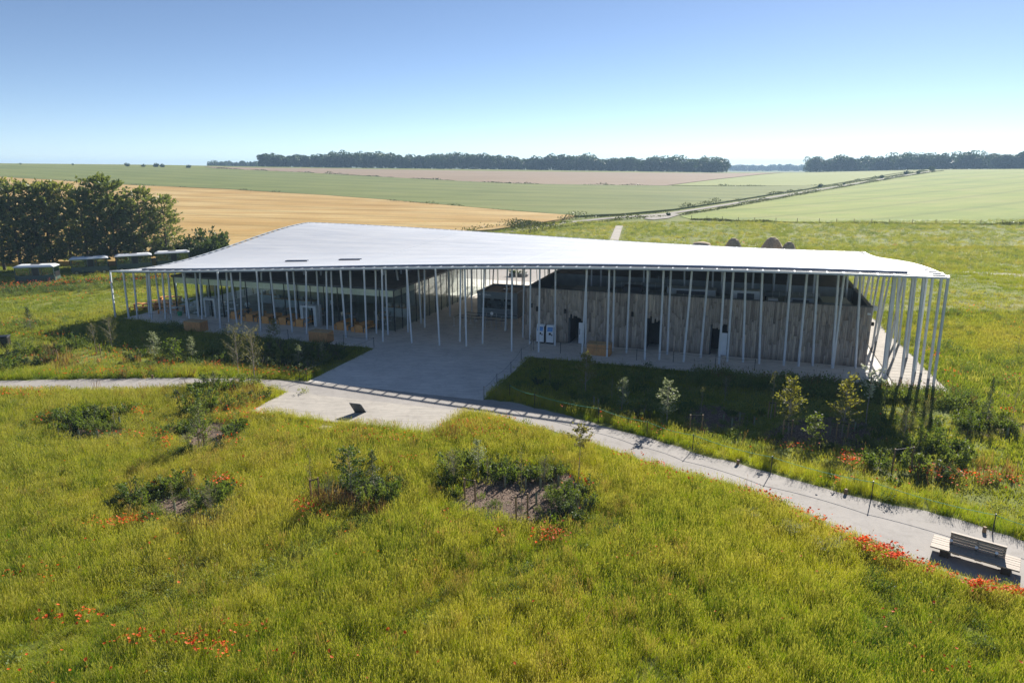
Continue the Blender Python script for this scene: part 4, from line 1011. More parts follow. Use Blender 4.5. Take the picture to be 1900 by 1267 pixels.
for k in (-blen*.33, blen*.36): MB().box((k-.17, -bwid*.36, 0), (k+.17, bwid*.36, .37)).build('leg_block', M['bench_dark'], be, bevel=.012)
for k in (-.2, .05, .3): MB().box((k*blen-.12, -bwid*.46, .33), (k*blen+.12, bwid*.46, .369)).build('cross_batten', M['bench_dark'], be)

# rope fences
def rope_fence(name, label, posts, h, rope, sag=.12, ext=None, r=.022):
    P = [gp(x, y) if not isinstance(x, Vector) else x for x, y in posts]; o0 = P[0]
    e = tag(empty(name, o0), label, 'fence')
    pm = MB().tube([(0, 0, -.1), (0, 0, h)], [r*1.15, r], 8).tube([(0, 0, h), (0, 0, h+.04)], [r*1.6, r*1.2], 8).mesh('post', M['post_dark'])
    for p in P: obj('post', pm, e, p-o0)
    for a, b in zip(P, P[1:]):
        pts = []
        for k in range(9):
            q = k/8; m = a.lerp(b, q) - o0; pts.append((m.x, m.y, h-.03 - sag*4*q*(1-q)))
        MB().tube(pts, .014 if rope == 'rope_green' else .011, 5).build('rope', M[rope], e)
    return e
rope_fence('rope_fence', 'green rope fence on dark posts along the upper edge of the right path', [(946, 739), (992, 757), (1110, 784), (1200, 810), (1285, 836), (1430, 879), (1616, 928), (1841, 992), (2010, 1040)], 1.0, 'rope_green')
rope_fence('rope_fence', 'dark rope fence along the right edge of the plaza', [(990, 650), (967, 667), (948, 693), (922, 717), (898, 741.5)], .95, 'rope_dark')
rope_fence('rope_fence', 'rope fence round the shrubs left of the plaza', [(478, 702), (556, 706.5), (569, 707), (640, 664), (694, 645.5), (638, 640), (586, 634)], .95, 'rope_dark')
rope_fence('rope_fence', 'thin dark rope fence along the pavement before the timber wall', [(1040, 656), (1181, 669), (1249, 673), (1327, 681), (1400, 688)], .95, 'rope_dark')
rope_fence('rope_fence', 'low rope fence along the left terrace edge', [(257, 594), (318, 599), (420, 620), (478, 626.5), (535, 630)], .95, 'rope_dark')
def bollard(x, y, label, h=.27, r=.085, mat='stake'):
    e = tag(empty('wooden_bollard', gp(x, y)), label, 'bollard', 'short wooden bollards beside the path')
    MB().tube([(0, 0, -.05), (0, 0, h)], [r, r*.94], 10).build('post', M[mat], e); MB().tube([(0, 0, h), (0, 0, h+.025)], [r*.94, r*.8], 10).build('cap', M['stake'], e)
bollard(927, 776, 'short wooden bollard at the corner where path and meadow meet beside the plaza')
bollard(1219, 863, 'short wooden bollard among poppies on the meadow side of the path')
bollard(1569, 917, 'short wooden bollard on the upper edge of the path, left of the bench')
bollard(1826, 988, 'short wooden bollard on the upper edge of the path, behind the bench')
bollard(1369, 862, 'short wooden bollard half hidden in grass by the rope fence')
bollard(283, 702, 'short wooden bollard on the upper edge of the left path')
# stakes with ties for young trees
STK = 'pairs of tree stakes'
def stakes(x0, y0, x1, y1, h, label):
    A, B = gp(x0, y0), gp(x1, y1); e = tag(empty('tree_stakes', A), label, 'tree stakes', STK)
    d = B-A
    for p in (Vector((0, 0, 0)), d): MB().tube([(p.x, p.y, -.1), (p.x+random.uniform(-.03, .03), p.y, h)], .045, 8).build('stake', M['stake'], e)
    MB().tube([(0, 0, h-.08), (d.x, d.y, h-.06)], .03, 6).build('tie', M['post_dark'], e)
stakes(578, 929, 593, 925, 1.15, 'pair of timber stakes at the left edge of the middle mulch bed')
stakes(863, 926, 882, 930, 1.15, 'pair of timber stakes at the left side of the large mulch bed')
stakes(958, 967, 979, 962, 1.3, 'pair of timber stakes in the middle of the large mulch bed')
stakes(370, 838, 380, 834, 1.2, 'pair of timber stakes in the mulch bed left of the display slab')
stakes(1452, 812, 1468, 812, 1.15, 'pair of timber stakes under the left yellow-green tree in the right bed')
stakes(1551, 815, 1571, 818, 1.15, 'pair of timber stakes under the right yellow-green tree in the right bed')
stakes(1425, 775, 1437, 775, 1.1, 'pair of timber stakes under the bare dark tree in the right bed')
stakes(1280, 800, 1302, 800, 1.1, 'pair of dark timber stakes in the brown mulch patch of the right bed')
stakes(1655, 872, 1690, 868, 1.25, 'pair of thick dark stakes among the leafy shrubs at the right')
stakes(101, 670, 107, 669, .95, 'pair of pale timber stakes in the grass left of the building')
stakes(180, 658, 187, 657, .9, 'pair of dark timber stakes behind the poppies left of the building')

# black bin at the far left
p = gp(6, 645); e = tag(empty('black_bin', p, .3), 'black bin half cut off at the left edge of the photo', 'bin')
MB().box((-.55, -.4, 0), (.55, .4, 1.0)).build('body', M['black'], e, bevel=.05); MB().box((-.6, -.45, 1.0), (.6, .45, 1.1)).build('lid', M['black'], e, bevel=.04)

# ------------------------------------------------------------------ land train carriages
def carriage(white_side=False):
    e = empty('train_carriage'); l, wd = 2.45, 1.05
    bd = MB().box((-l, -wd, .45), (l, wd, 1.25)).build('body', M['green_body'], e, bevel=.05)
    MB().box((-l+.1, -wd+.05, .3), (l-.1, wd-.05, .449)).build('chassis', M['black'], e)
    rf = MB().add([(-l-.15, -wd-.15, 2.42), (l+.15, -wd-.15, 2.42), (l+.15, wd+.15, 2.42), (-l-.15, wd+.15, 2.42), (-l+.35, -wd+.2, 2.68), (l-.35, -wd+.2, 2.68), (l-.35, wd-.2, 2.68), (-l+.35, wd-.2, 2.68)], [(0, 3, 2, 1), (4, 5, 6, 7), (0, 1, 5, 4), (1, 2, 6, 5), (2, 3, 7, 6), (3, 0, 4, 7)]).build('roof', M['train_roof'], e, bevel=.04)
    MB().box((-.55, -.35, 2.682), (.55, .35, 2.78)).build('roof_vent', M['anthracite'], rf, bevel=.02)
    MB().box((-l+.02, -wd+.03, 2.28), (l-.02, wd-.03, 2.419)).build('cornice', M['green_body'], e)
    xs = [-l+.05, -l+1.85, -.35, .55, l-1.6, l-.13]
    for sy in (-1, 1):
        for k, x in enumerate(xs): MB().box((x, sy*(wd-.06)-.04, 1.2), (x+.09, sy*(wd-.06)+.04, 2.279)).build('pillar', M['green_body'], e)
        for k in range(len(xs)-1):
            if k == 2: MB().box((xs[k]+.1, sy*(wd-.05)-.02, .5), (xs[k+1]-.01, sy*(wd-.05)+.07, 2.27)).build('door', M['black'], e)
            else: MB().box((xs[k]+.092, sy*(wd-.06)-.01, 1.255), (xs[k+1]-.002, sy*(wd-.06)+.01, 2.275)).build('window', M['glass_dark'], e)
    for sx in (-1, 1): MB().box((sx*(l-.06)-.01, -wd+.14, 1.255), (sx*(l-.06)+.01, wd-.14, 2.275)).build('end_window', M['glass_dark'], e)
    for x in (-1.8, 1.8):
        for sy in (-1, 1):
            wh = MB().tube([(x, sy*wd*.82, .36), (x, sy*wd*1.0, .36)], .36, 16).build('wheel', M['rubber'], e); MB().tube([(x, sy*(wd*1.0+.003), .36), (x, sy*(wd*1.0+.02), .36)], .2, 12).build('hub', M['steel'], wh)
    for k in range(4): MB().box((-l+.5+k*1.35, -.8, 1.0), (-l+.9+k*1.35, .8, 1.6)).build('seat', M['black'], e)
    MB().tube([(l, 0, .5), (l+.9, 0, .48)], .05, 6).build('drawbar', M['black'], e)
    return e
trains = [((-72.6, 91.0), .30, 'carriage cut off by the left edge of the photo'), ((-66.6, 95.2), .24, 'white-roofed carriage standing low, second from the left edge'), ((-64.4, 103.8), .50, 'blue-tinted roofed carriage in the middle of the row before the conifers'), ((-59.6, 107.4), .50, 'carriage with dark open door, second from the right end'), ((-55.2, 111.0), .45, 'rightmost carriage before the rounded bush'), ]
tr0 = carriage()
for i, (xy, a, lab) in enumerate(trains):
    t_ = tr0 if i == 0 else copy_tree(tr0)
    t_.location = (xy[0], xy[1], 0); t_.rotation_euler = (0, 0, a)
    tag(t_, 'dark green land train ' + lab, 'train carriage', 'land train carriages parked before the conifers')

# ------------------------------------------------------------------ things behind the building
e = tag(empty('planter_trough', W(32.6, 41.5, .012), -TH), 'low dark trough of foliage on the pale yard behind the glass pavilion', 'planter')
MB().box((-1.4, -.4, 0), (1.4, .4, .45)).build('trough', M['anthracite'], e, bevel=.02)
# neolithic houses
def hut(loc, r, wall, h, flat, label, rz=0):
    e = tag(empty('thatched_house', loc, rz), label, 'house', 'thatched houses behind the canopy'); n = 28; ov = 1.25
    MB().tube([(0, 0, 0), (0, 0, wall)], r, n).build('wall', M['chalk_wall'], e)
    rr = random.Random(int(r*100)); vs, f_ = [], []
    rings = [(0, ov, wall-.25), (1, ov*.98, wall-.1), (2, .86, wall+(h-wall)*.34), (3, .58, wall+(h-wall)*.66), (4, .34, wall+(h-wall)*.93), (5, .16, h)]
    for q, k, z in rings:
        for a in range(n):
            j = 1 + rr.uniform(-.03, .03); vs.append((math.cos(2*math.pi*a/n)*r*k*j, math.sin(2*math.pi*a/n)*r*k*j*flat, z + rr.uniform(-.05, .05)))
    for q in range(len(rings)-1):
        for a in range(n): f_.append((q*n+a, q*n+(a+1) % n, (q+1)*n+(a+1) % n, (q+1)*n+a))
    f_.append(tuple((len(rings)-1)*n+a for a in range(n)))
    MB().add(vs, f_).build('thatch_roof', M['thatch'], e)
    MB().tube([(0, 0, h-.12), (0, 0, h+.06)], [r*.24, r*.16], 12).build('ridge_cap', M['thatch'], e)
    MB().box((-.4, -r-.05, 0), (.4, -r+.1, wall*.95)).build('doorway', M['black'], e)
hut((34.9, 108, 0), 2.1, 1.4, 4.95, 1, 'steep thatched round house, left of the pair beyond the canopy')
hut((41.4, 109, 0), 2.5, 1.4, 5.0, 1, 'broad thatched round house at the back of the right-hand pair')
hut((42.3, 104.5, 0), 1.9, 1.3, 4.75, 1, 'smaller thatched house standing in front of the broad thatched house')
e = tag(empty('thatch_stack', (29.9, 108, 0)), 'low rounded heap of thatch left of the thatched houses', 'heap')
mb = MB().tube([(0, 0, 0), (0, 0, 1.9), (0, 0, 3.6), (0, 0, 4.25), (0, 0, 4.45)], [1.9, 1.95, 1.7, 1.25, .5], 16); mb.build('heap', M['thatch'], e, smooth=True)
# pasture fence
fp = [gt(x, y) for x, y in [(1283, 407.5), (1400, 411.8), (1520, 413.6), (1650, 414.9), (1780, 415.9), (1900, 416.9), (2050, 418)]]
fe = tag(empty('pasture_fence', fp[0]), 'long post and wire fence along the lower edge of the bright pasture', 'fence')
pm = MB().box((-.06, -.06, -.2), (.06, .06, 1.25)).mesh('post', M['stake']); Lf = []
for a, b in zip(fp, fp[1:]):
    n = max(2, int((b-a).length/4.5))
    for k in range(n): Lf.append(a.lerp(b, k/n))
for p in Lf: obj('post', pm, fe, Vector((p.x, p.y, float(hterr(p.x, p.y)))) - fp[0])
for z in (.4, .75, 1.1):
    MB().tube([(p.x-fp[0].x, p.y-fp[0].y, float(hterr(p.x, p.y))-fp[0].z+z) for p in Lf[::3]], .012, 4).build('wire', M['steel'], fe)

# ================================================================== VEGETATION
def leaves(P, D, ln, wd, r, jit=.5):
    """diamond leaves at points P along directions D"""
    n = len(P); D = D + r.normal(0, jit, (n, 3)); D /= np.linalg.norm(D, axis=1, keepdims=True)+1e-9
    A = np.cross(D, r.normal(0, 1, (n, 3))); A /= np.linalg.norm(A, axis=1, keepdims=True)+1e-9
    l = ln*r.uniform(.6, 1.25, (n, 1)); wv = wd*r.uniform(.6, 1.25, (n, 1))
    V = np.stack([P - D*l*.5, P + A*wv*.5 + D*l*.05, P + D*l*.5, P - A*wv*.5 + D*l*.05], 1).reshape(-1, 3)
    Fc = np.arange(4*n).reshape(n, 4); return V, Fc
def tri_fan_rand(n, r):
    v = r.normal(0, 1, (n, 3)); v /= np.linalg.norm(v, axis=1, keepdims=True); return v
def shrub_mesh(name, mat, seed, h, rad, nclump, per, ls, up=.5, irregular=.35):
    r = np.random.default_rng(seed); PP, DD = [], []; nst = max(9, nclump//3); pl = nclump*per//nst
    for c in range(nst):
        a = r.uniform(0, 2*math.pi); k = math.sqrt(r.uniform(.02, 1)); ln = h*r.uniform(.55, 1.12)*(1 - .38*k)*(1 + irregular*.35*r.normal())
        base = np.array([math.cos(a), math.sin(a), 0])*rad*.22*k; tip = base + np.array([math.cos(a)*rad*k*1.05, math.sin(a)*rad*k*1.05, ln])
        t = r.uniform(.12, 1.0, (pl, 1))**.8; bow = np.sin(t*math.pi)*np.array([math.cos(a), math.sin(a), .3])*rad*.18
        q = base + (tip-base)*t + bow + r.normal(0, rad*.13, (pl, 3))*(1.15-.5*t); q[:, 2] = np.maximum(q[:, 2], .03)
        PP.append(q); DD.append(np.tile((tip-base)/np.linalg.norm(tip-base)*.6 + np.array([math.cos(a)*.4, math.sin(a)*.4, up*.6]), (pl, 1)))
    V, Fc = leaves(np.vstack(PP), np.vstack(DD), ls, ls*.55, r, .6); return npmesh(name, V, Fc, mat)
def stem_mesh(name, seed, h, rad, n=5):
    r = random.Random(seed); mb = MB()
    for k in range(n):
        a = r.uniform(0, 6.28); mb.tube([(math.cos(a)*.05, math.sin(a)*.05, -.08), (math.cos(a)*rad*.3, math.sin(a)*rad*.3, h*.4), (math.cos(a)*rad*.55, math.sin(a)*rad*.55, h*.8)], [.02, .014, .006], 5)
    return mb.mesh(name, M['bark'])
SH = {}
for kind, mat, specs in (('green', 'shrub_green', [(1.0, .62), (.85, .55), (1.15, .6)]), ('dark', 'shrub_dark', [(1.0, .65), (.8, .6)]), ('bright', 'shrub_bright', [(.9, .5), (.75, .45)])):
    SH[kind] = [(shrub_mesh('foliage', M[mat], 30+i*7+len(kind), h, rd, 44, 20, .12), stem_mesh('stems', i+3, h, rd)) for i, (h, rd) in enumerate(specs)]
def ypole(name, seed, h, trunk_r, lean, mat):
    r = random.Random(seed); mb = MB(); pts = [(lean*z*z*.1 + .02*math.sin(z*3+seed), .02*math.cos(z*2), z) for z in np.linspace(-.1, h*.96, 8)]
    mb.tube(pts, list(np.linspace(trunk_r, trunk_r*.2, 8)), 6)
    return mb, pts
def young_tree(kind, seed):
    """returns (trunk mesh, crown mesh), about 3.2 m tall at scale 1"""
    r = np.random.default_rng(seed); rr = random.Random(seed)
    spec = {'pyramid': (3.2, .8, 56, .65, M['tree_yellow'], .15, 12), 'pale': (3.0, .7, 46, .55, M['tree_pale'], .15, 11), 'white': (3.4, .65, 26, 1.7, M['tree_white'], .17, 9),
            'feather': (3.2, .75, 60, .55, M['willow'], .11, 11), 'leafy': (3.2, .95, 70, .6, M['shrub_green'], .17, 16), 'spindly': (3.4, .45, 20, 1.2, M['willow'], .11, 8), 'spruce': (2.6, .75, 70, .25, M['shrub_dark'], .13, 14),
            'mop': (3.4, .75, 34, 2.2, M['willow'], .16, 12), 'bright': (2.2, .7, 40, .3, M['shrub_bright'], .17, 12)}[kind]
    h, rad, nb_, z0, mat, ls, per = spec
    mb, pts = ypole('trunk', seed, h, .035, 0, M['bark_pale']); PP, DD = [], []
    for k in range(nb_):
        q = (k+rr.random())/nb_; z = z0 + (h-z0)*q; a = rr.uniform(0, 6.28)
        prof = {'pyramid': .45+.75*math.sin(math.pi*min(1, q*1.15+.12))**1.0*(1-.5*q), 'spruce': 1-.9*q, 'mop': math.sin(math.pi*(.15+.8*q)), 'white': .5+.5*q, 'feather': (.5+.6*math.sin(math.pi*q)), 'leafy': .55+.5*math.sin(math.pi*q)}.get(kind, .6+.4*math.sin(math.pi*q)-.3*q)
        bl = rad*prof*rr.uniform(.65, 1.15); rise = {'spruce': -.05, 'feather': .9, 'pyramid': .65, 'white': .5}.get(kind, .45)*bl
        tip = np.array([math.cos(a)*bl, math.sin(a)*bl, z+rise]); base = np.array([0, 0, z])
        mb.tube([base, (base+tip)/2 + np.array([0, 0, .03]), tip], [.012, .008, .003], 4)
        tt = r.uniform(.25, 1.05, (per, 1)); q3 = base + (tip-base)*tt + r.normal(0, .07, (per, 3))
        PP.append(q3); DD.append(np.tile((tip-base)/(np.linalg.norm(tip-base)+1e-6), (per, 1)))
    V, Fc = leaves(np.vstack(PP), np.vstack(DD), ls, ls*(.35 if kind in ('feather', 'spruce') else .62), r, .7)
    return mb.mesh('trunk', M['bark_pale']), npmesh('crown', V, Fc, mat)
YT = {k: [young_tree(k, 100+i*13+len(k)*5) for i in range(2)] for k in ('pyramid', 'pale', 'white', 'feather', 'leafy', 'spindly', 'spruce', 'mop', 'bright')}
ytu = {}
def plant_tree(kind, x, y, ytop, label, z0=.0, cat='tree', name='young_tree', wide=1.0, group=None):
    A = gp(x, y); r = ray(x, ytop); top = CAMH + r[2]*A.y/r[1]; sc = max(.3, top/{'spruce': 2.6, 'bright': 2.3}.get(kind, 3.25))
    n = ytu.get(kind, 0); ytu[kind] = n+1; tm, cm = YT[kind][n % 2]
    e = tag(empty(name, (A.x, A.y, z0), random.uniform(0, 6.28)), label, cat, group); e.scale = (sc*wide, sc*wide, sc)
    obj('trunk', tm, e); obj('crown', cm, e); return e
SHRUBS = []
shu = [0]
def plant_shrub(kind, x, y, size, label, group=None):
    A = gp(x, y); v = SH[kind][shu[0] % len(SH[kind])]; shu[0] += 1
    e = tag(empty('shrub', (A.x, A.y, 0), random.uniform(0, 6.28)), label, 'shrub', group)
    s = size*random.uniform(.92, 1.1); e.scale = (s, s, s*random.uniform(.85, 1.15))
    obj('foliage', v[0], e); obj('stems', v[1], e); return e
# --- young trees right of the plaza
plant_tree('pyramid', 1086, 728, 655, 'yellow-green young tree nearest the plaza, in the shaded bed on the right', wide=1.25)
plant_tree('pale', 1154, 762, 698, 'pale silvery young tree catching the sun, left of the taller pale one', wide=1.2)
plant_tree('pale', 1237, 782, 700, 'tall pale yellow-leaved young tree in front of the second timber doorway', wide=1.2)
plant_tree('pyramid', 1461, 806, 703, 'left of two staked yellow-green trees in the right bed', wide=1.05)
plant_tree('pyramid', 1562, 812, 700, 'right of two staked yellow-green trees in the right bed', wide=1.05)
plant_tree('white', 1606, 788, 690, 'young tree with whitish leaves near the right end of the timber wall', wide=1.1)
plant_tree('bright', 1507, 826, 768, 'bright leafy sapling between the two staked yellow-green trees', wide=1.3, name='sapling')
plant_tree('feather', 1674, 832, 757, 'thin brownish young tree right of the staked trees')
plant_tree('spindly', 1430, 778, 694, 'thin bare dark young tree left of the staked yellow-green tree', wide=.8)
plant_tree('spruce', 1830, 783, 702, 'slim dark conifer sapling at the right beside the worn earth line', wide=.6, name='sapling')
plant_tree('spindly', 1876, 792, 708, 'very thin bare sapling close to the right edge of the photo', wide=.6, name='sapling')
plant_tree('spindly', 1886, 664, 612, 'dark thin sapling in the sunny grass at the right edge', wide=.5, name='sapling')
plant_tree('spindly', 1106, 665, 628, 'wispy pale sapling beside the planter box before the timber wall', wide=.6, name='sapling')
plant_tree('spindly', 985, 668, 622, 'wispy tall weed-like sapling at the plaza corner by the ticket machines', wide=.55, name='sapling')
# --- left of the plaza
plant_tree('feather', 208, 646, 590, 'feathery young tree in the shade at the far left of the canopy', wide=1.1)
plant_tree('feather', 176, 640, 602, 'small feathery young tree left of the taller feathery one', wide=1.2)
plant_tree('spruce', 57, 612, 570, 'small dark conifer standing alone in the grass at the far left', name='conifer_sapling', wide=1.2)
plant_tree('pale', 288, 668, 613, 'pale leafy young tree in the shaded left bed', wide=1.2)
plant_tree('bright', 324, 668, 626, 'bright green sapling with upright branches in the shaded left bed', wide=1.4, name='sapling')
plant_tree('pale', 358, 666, 622, 'small pale young tree right of the bright sapling in the left bed', wide=1.1)
plant_tree('feather', 443, 696, 606, 'left of two tall feathery trees before the picnic tables', wide=1.0)
plant_tree('feather', 473, 703, 611, 'right of two tall feathery trees before the picnic tables', wide=1.0)
plant_tree('pyramid', 509, 634, 592, 'small yellow sapling at the pavement edge before the picnic tables', wide=1.3, name='sapling')
plant_tree('pale', 555, 680, 636, 'small pale sapling among the dark shrubs left of the plaza', wide=1.2, name='sapling')
# --- meadow beds
plant_tree('leafy', 652, 925, 832, 'leafy green young tree at the back of the middle mulch bed', wide=.95)
plant_tree('spruce', 693, 915, 836, 'dark young conifer beside the leafy tree of the middle mulch bed', wide=1.0, name='conifer_sapling')
plant_tree('spindly', 579, 927, 840, 'thin bare sapling between the stakes left of the middle mulch bed', wide=.6, name='sapling')
plant_tree('mop', 1074, 898, 797, 'slender tree with leaves only at the top, right of the large mulch bed', wide=1.0)
plant_tree('spindly', 967, 962, 838, 'thin straight sapling between stakes in the large mulch bed', wide=.6, name='sapling')
plant_tree('pale', 888, 880, 812, 'tall pale leafy shrub tree at the back of the large mulch bed', wide=1.1)
plant_tree('leafy', 376, 832, 752, 'staked leafy tree in the mulch bed left of the display slab', wide=.85)
plant_tree('spruce', 358, 905, 868, 'dark upright little conifer on the back edge of the lower left mulch bed', wide=.9, name='conifer_sapling')
for kind, x, y, yt, lab in (('spindly', 1135, 742, 700, 'thin sapling in the shade left of the pale silvery tree'), ('spindly', 1300, 775, 720, 'thin sapling in the shade above the brown mulch patch'), ('feather', 1345, 742, 700, 'small feathery sapling in the middle of the shaded bed'), ('bright', 1385, 796, 768, 'small bright sapling right of the brown mulch patch'), ('spindly', 1640, 760, 712, 'thin sapling right of the whitish tree'),
        ('feather', 1715, 800, 745, 'feathery sapling at the right end of the shaded bed'), ('bright', 1795, 800, 758, 'bright sapling in the sunny bed near the right edge'), ('spindly', 1020, 715, 675, 'thin sapling close to the plaza rope fence'), ('bright', 145, 800, 755, 'bright sapling in the upper left mulch bed'), ('spindly', 215, 798, 750, 'thin sapling at the right of the upper left mulch bed'),
        ('bright', 268, 948, 905, 'bright sapling in the lower left mulch bed'), ('feather', 395, 968, 905, 'feathery sapling at the right of the lower left mulch bed'), ('spindly', 325, 955, 900, 'thin sapling in the middle of the lower left mulch bed'), ('feather', 612, 935, 880, 'dry feathery sapling at the front of the middle mulch bed'), ('feather', 842, 905, 835, 'feathery sapling at the left of the large mulch bed'),
        ('bright', 1058, 935, 890, 'bright sapling at the right of the large mulch bed'), ('spindly', 905, 900, 850, 'thin sapling at the back of the large mulch bed'), ('feather', 1010, 905, 850, 'feathery sapling at the back right of the large mulch bed'), ('pale', 600, 670, 632, 'pale sapling at the right of the shrubs left of the plaza'), ('feather', 400, 735, 690, 'feathery sapling in the thicket left of the display slab')):
    plant_tree(kind, x, y, yt, lab, name='sapling', wide=.9)
SG = []
def group_shrubs(where, kinds, pts, grp, f=.84):
    for i, (x, y, s) in enumerate(sorted(pts)):
        k = kinds[i % len(kinds)]; kn = {'green': 'green', 'dark': 'dark green', 'bright': 'bright green'}[k]
        plant_shrub(k, x, y, s*f, '%s leafy shrub, %s %s' % (kn, ordn(i), where), grp)
group_shrubs('in the upper left mulch bed', ['green', 'bright', 'green', 'dark'], [(103, 803, 1.25), (122, 785, 1.5), (138, 800, 1.3), (152, 780, 1.6), (168, 800, 1.3), (180, 776, 1.6), (198, 780, 1.5), (213, 774, 1.2), (232, 770, 1.4), (182, 806, 1.0), (95, 785, 1.3), (128, 815, .9), (205, 800, .9)], 'shrubs of the upper left bed')
group_shrubs('in the thicket left of the display slab', ['green', 'dark', 'bright', 'green'], [(342, 745, 1.6), (365, 735, 1.8), (390, 728, 1.7), (415, 735, 1.8), (440, 728, 1.6), (462, 725, 1.5), (480, 742, 1.6), (352, 770, 1.4), (385, 762, 1.6), (420, 760, 1.5), (448, 756, 1.4), (318, 808, 1.3), (342, 800, 1.0), (432, 810, 1.4), (446, 798, 1.3), (398, 838, 1.0), (345, 840, .9), (362, 800, 1.0)], 'shrubs left of the display slab')
group_shrubs('in the lower left mulch bed', ['dark', 'green', 'bright', 'green'], [(232, 942, 1.2), (248, 930, 1.4), (262, 945, 1.1), (277, 930, 1.1), (298, 915, 1.3), (320, 912, 1.2), (340, 905, 1.1), (392, 945, 1.4), (408, 935, 1.5), (376, 965, 1.2), (402, 968, 1.3), (422, 960, 1.2), (352, 975, 1.0), (270, 962, .7), (285, 968, .8), (420, 925, 1.0)], 'shrubs of the lower left bed')
group_shrubs('in the middle mulch bed', ['green', 'dark', 'green'], [(670, 915, 1.3), (705, 918, 1.4), (724, 930, 1.3), (690, 940, 1.2), (715, 948, 1.2), (640, 905, 1.1), (735, 905, 1.2), (600, 920, .7)], 'shrubs of the middle bed')
group_shrubs('round the large mulch bed', ['green', 'green', 'bright', 'dark'], [(825, 905, 1.4), (838, 885, 1.5), (852, 870, 1.4), (870, 872, 1.3), (845, 922, 1.1), (905, 880, 1.2), (928, 890, 1.2), (945, 893, 1.1), (920, 868, 1.3), (965, 888, 1.2), (985, 890, 1.3), (1004, 892, 1.2), (1022, 890, 1.2), (1035, 884, .9), (1052, 912, .9), (1028, 930, .9), (1050, 942, 1.0), (1062, 930, .8), (1085, 928, 1.1), (1098, 940, 1.1), (1075, 958, 1.2), (1048, 966, 1.3), (1035, 985, 1.1), (1005, 980, .7), (1090, 912, 1.0), (860, 900, .9), (950, 868, 1.1)], 'shrubs of the large bed')
group_shrubs('in the group right of the path', ['green', 'bright', 'dark', 'green'], [(1628, 870, 1.6), (1688, 850, 1.3), (1702, 838, 1.6), (1695, 880, 1.6), (1738, 850, 1.6), (1752, 838, 1.7), (1770, 862, 1.5), (1785, 845, 1.5), (1742, 890, 1.3), (1660, 905, 1.0)], 'leafy shrubs right of the path', .85)
group_shrubs('in the sunny bed near the right edge', ['bright', 'green'], [(1790, 795, 1.3), (1806, 803, 1.3), (1822, 790, 1.3), (1843, 798, 1.2), (1862, 800, 1.3), (1878, 806, 1.2), (1815, 775, 1.1), (1852, 778, 1.2), (1775, 780, 1.3)], 'shrubs near the right edge')
group_shrubs('in the bed before the timber wall', ['dark', 'green', 'bright', 'green'], [(1000, 712, .9), (1032, 722, .8), (1062, 735, .8), (1120, 750, .8), (1180, 778, 1.3), (1195, 765, 1.0), (1208, 782, 1.1), (1262, 770, .7), (1355, 770, .7), (1395, 782, .7), (1412, 770, .8), (1440, 815, .8), (1530, 830, 1.0), (1600, 822, .9), (1625, 812, .8), (1650, 790, .9), (1700, 770, 1.0), (1735, 790, 1.1)], 'shrubs before the timber wall')
group_shrubs('in the shrub mass left of the plaza', ['dark', 'dark', 'green'], [(498, 662, 1.6), (515, 650, 1.5), (532, 668, 1.7), (520, 682, 1.5), (550, 660, 1.6), (568, 672, 1.6), (585, 660, 1.6), (600, 675, 1.5), (615, 662, 1.4), (540, 690, 1.3), (575, 690, 1.2), (490, 685, 1.3), (630, 668, 1.1), (455, 672, 1.0), (608, 650, 1.3)], 'dark shrubs left of the plaza', 1.0)
group_shrubs('in the rough bed left of the canopy', ['green', 'dark', 'bright'], [(20, 668, 1.5), (45, 660, 1.5), (70, 655, 1.4), (95, 650, 1.4), (120, 655, 1.3), (140, 648, 1.3), (35, 682, 1.3), (62, 678, 1.3), (10, 690, 1.3), (250, 668, 1.1), (265, 662, 1.3), (300, 672, 1.0), (340, 672, 1.0), (395, 660, .9), (410, 672, .9), (90, 672, 1.2)], 'shrubs left of the canopy')
group_shrubs('in the poppy bank before the land train', ['dark', 'green'], [(8, 540, 1.5), (35, 538, 1.5), (62, 536, 1.5), (88, 535, 1.4), (112, 532, 1.6), (135, 530, 1.5), (158, 529, 1.6), (182, 527, 1.8), (205, 526, 1.6), (228, 524, 1.8), (252, 522, 1.9), (278, 521, 1.6), (302, 519, 1.6)], 'shrubs of the poppy bank', .75)
# tree guards
TG = 'plastic tree guard tubes'
gm = MB().tube([(0, 0, -.05), (0, 0, .62)], .055, 8, cap=False).mesh('tube', M['guard']); gs_ = MB().tube([(.06, 0, -.05), (.06, 0, .7)], .018, 5).mesh('cane', M['stake'])
for where, pts in (('in the large mulch bed', [(937, 905), (975, 908), (1003, 908), (1036, 903), (887, 890), (995, 935), (1066, 918)]), ('in the right shaded bed', [(1342, 785), (1358, 792), (1372, 782), (1399, 790), (1102, 752), (1110, 756), (1195, 775), (1540, 808), (1585, 800)]), ('in the lower left mulch bed', [(325, 950), (352, 926), (243, 958)]), ('in the upper left mulch bed', [(148, 815), (182, 817), (223, 790), (110, 812)]), ('in the middle mulch bed', [(605, 925), (625, 928), (665, 915)]), ('near the right edge of the photo', [(1795, 803), (1815, 806), (1868, 812)])):
    for i, (x, y) in enumerate(sorted(pts)):
        e = tag(empty('tree_guard', gp(x, y), random.uniform(0, 6)), 'grey-green tree guard tube, %s %s' % (ordn(i), where), 'tree guard', TG); obj('tube', gm, e); obj('cane', gs_, e)

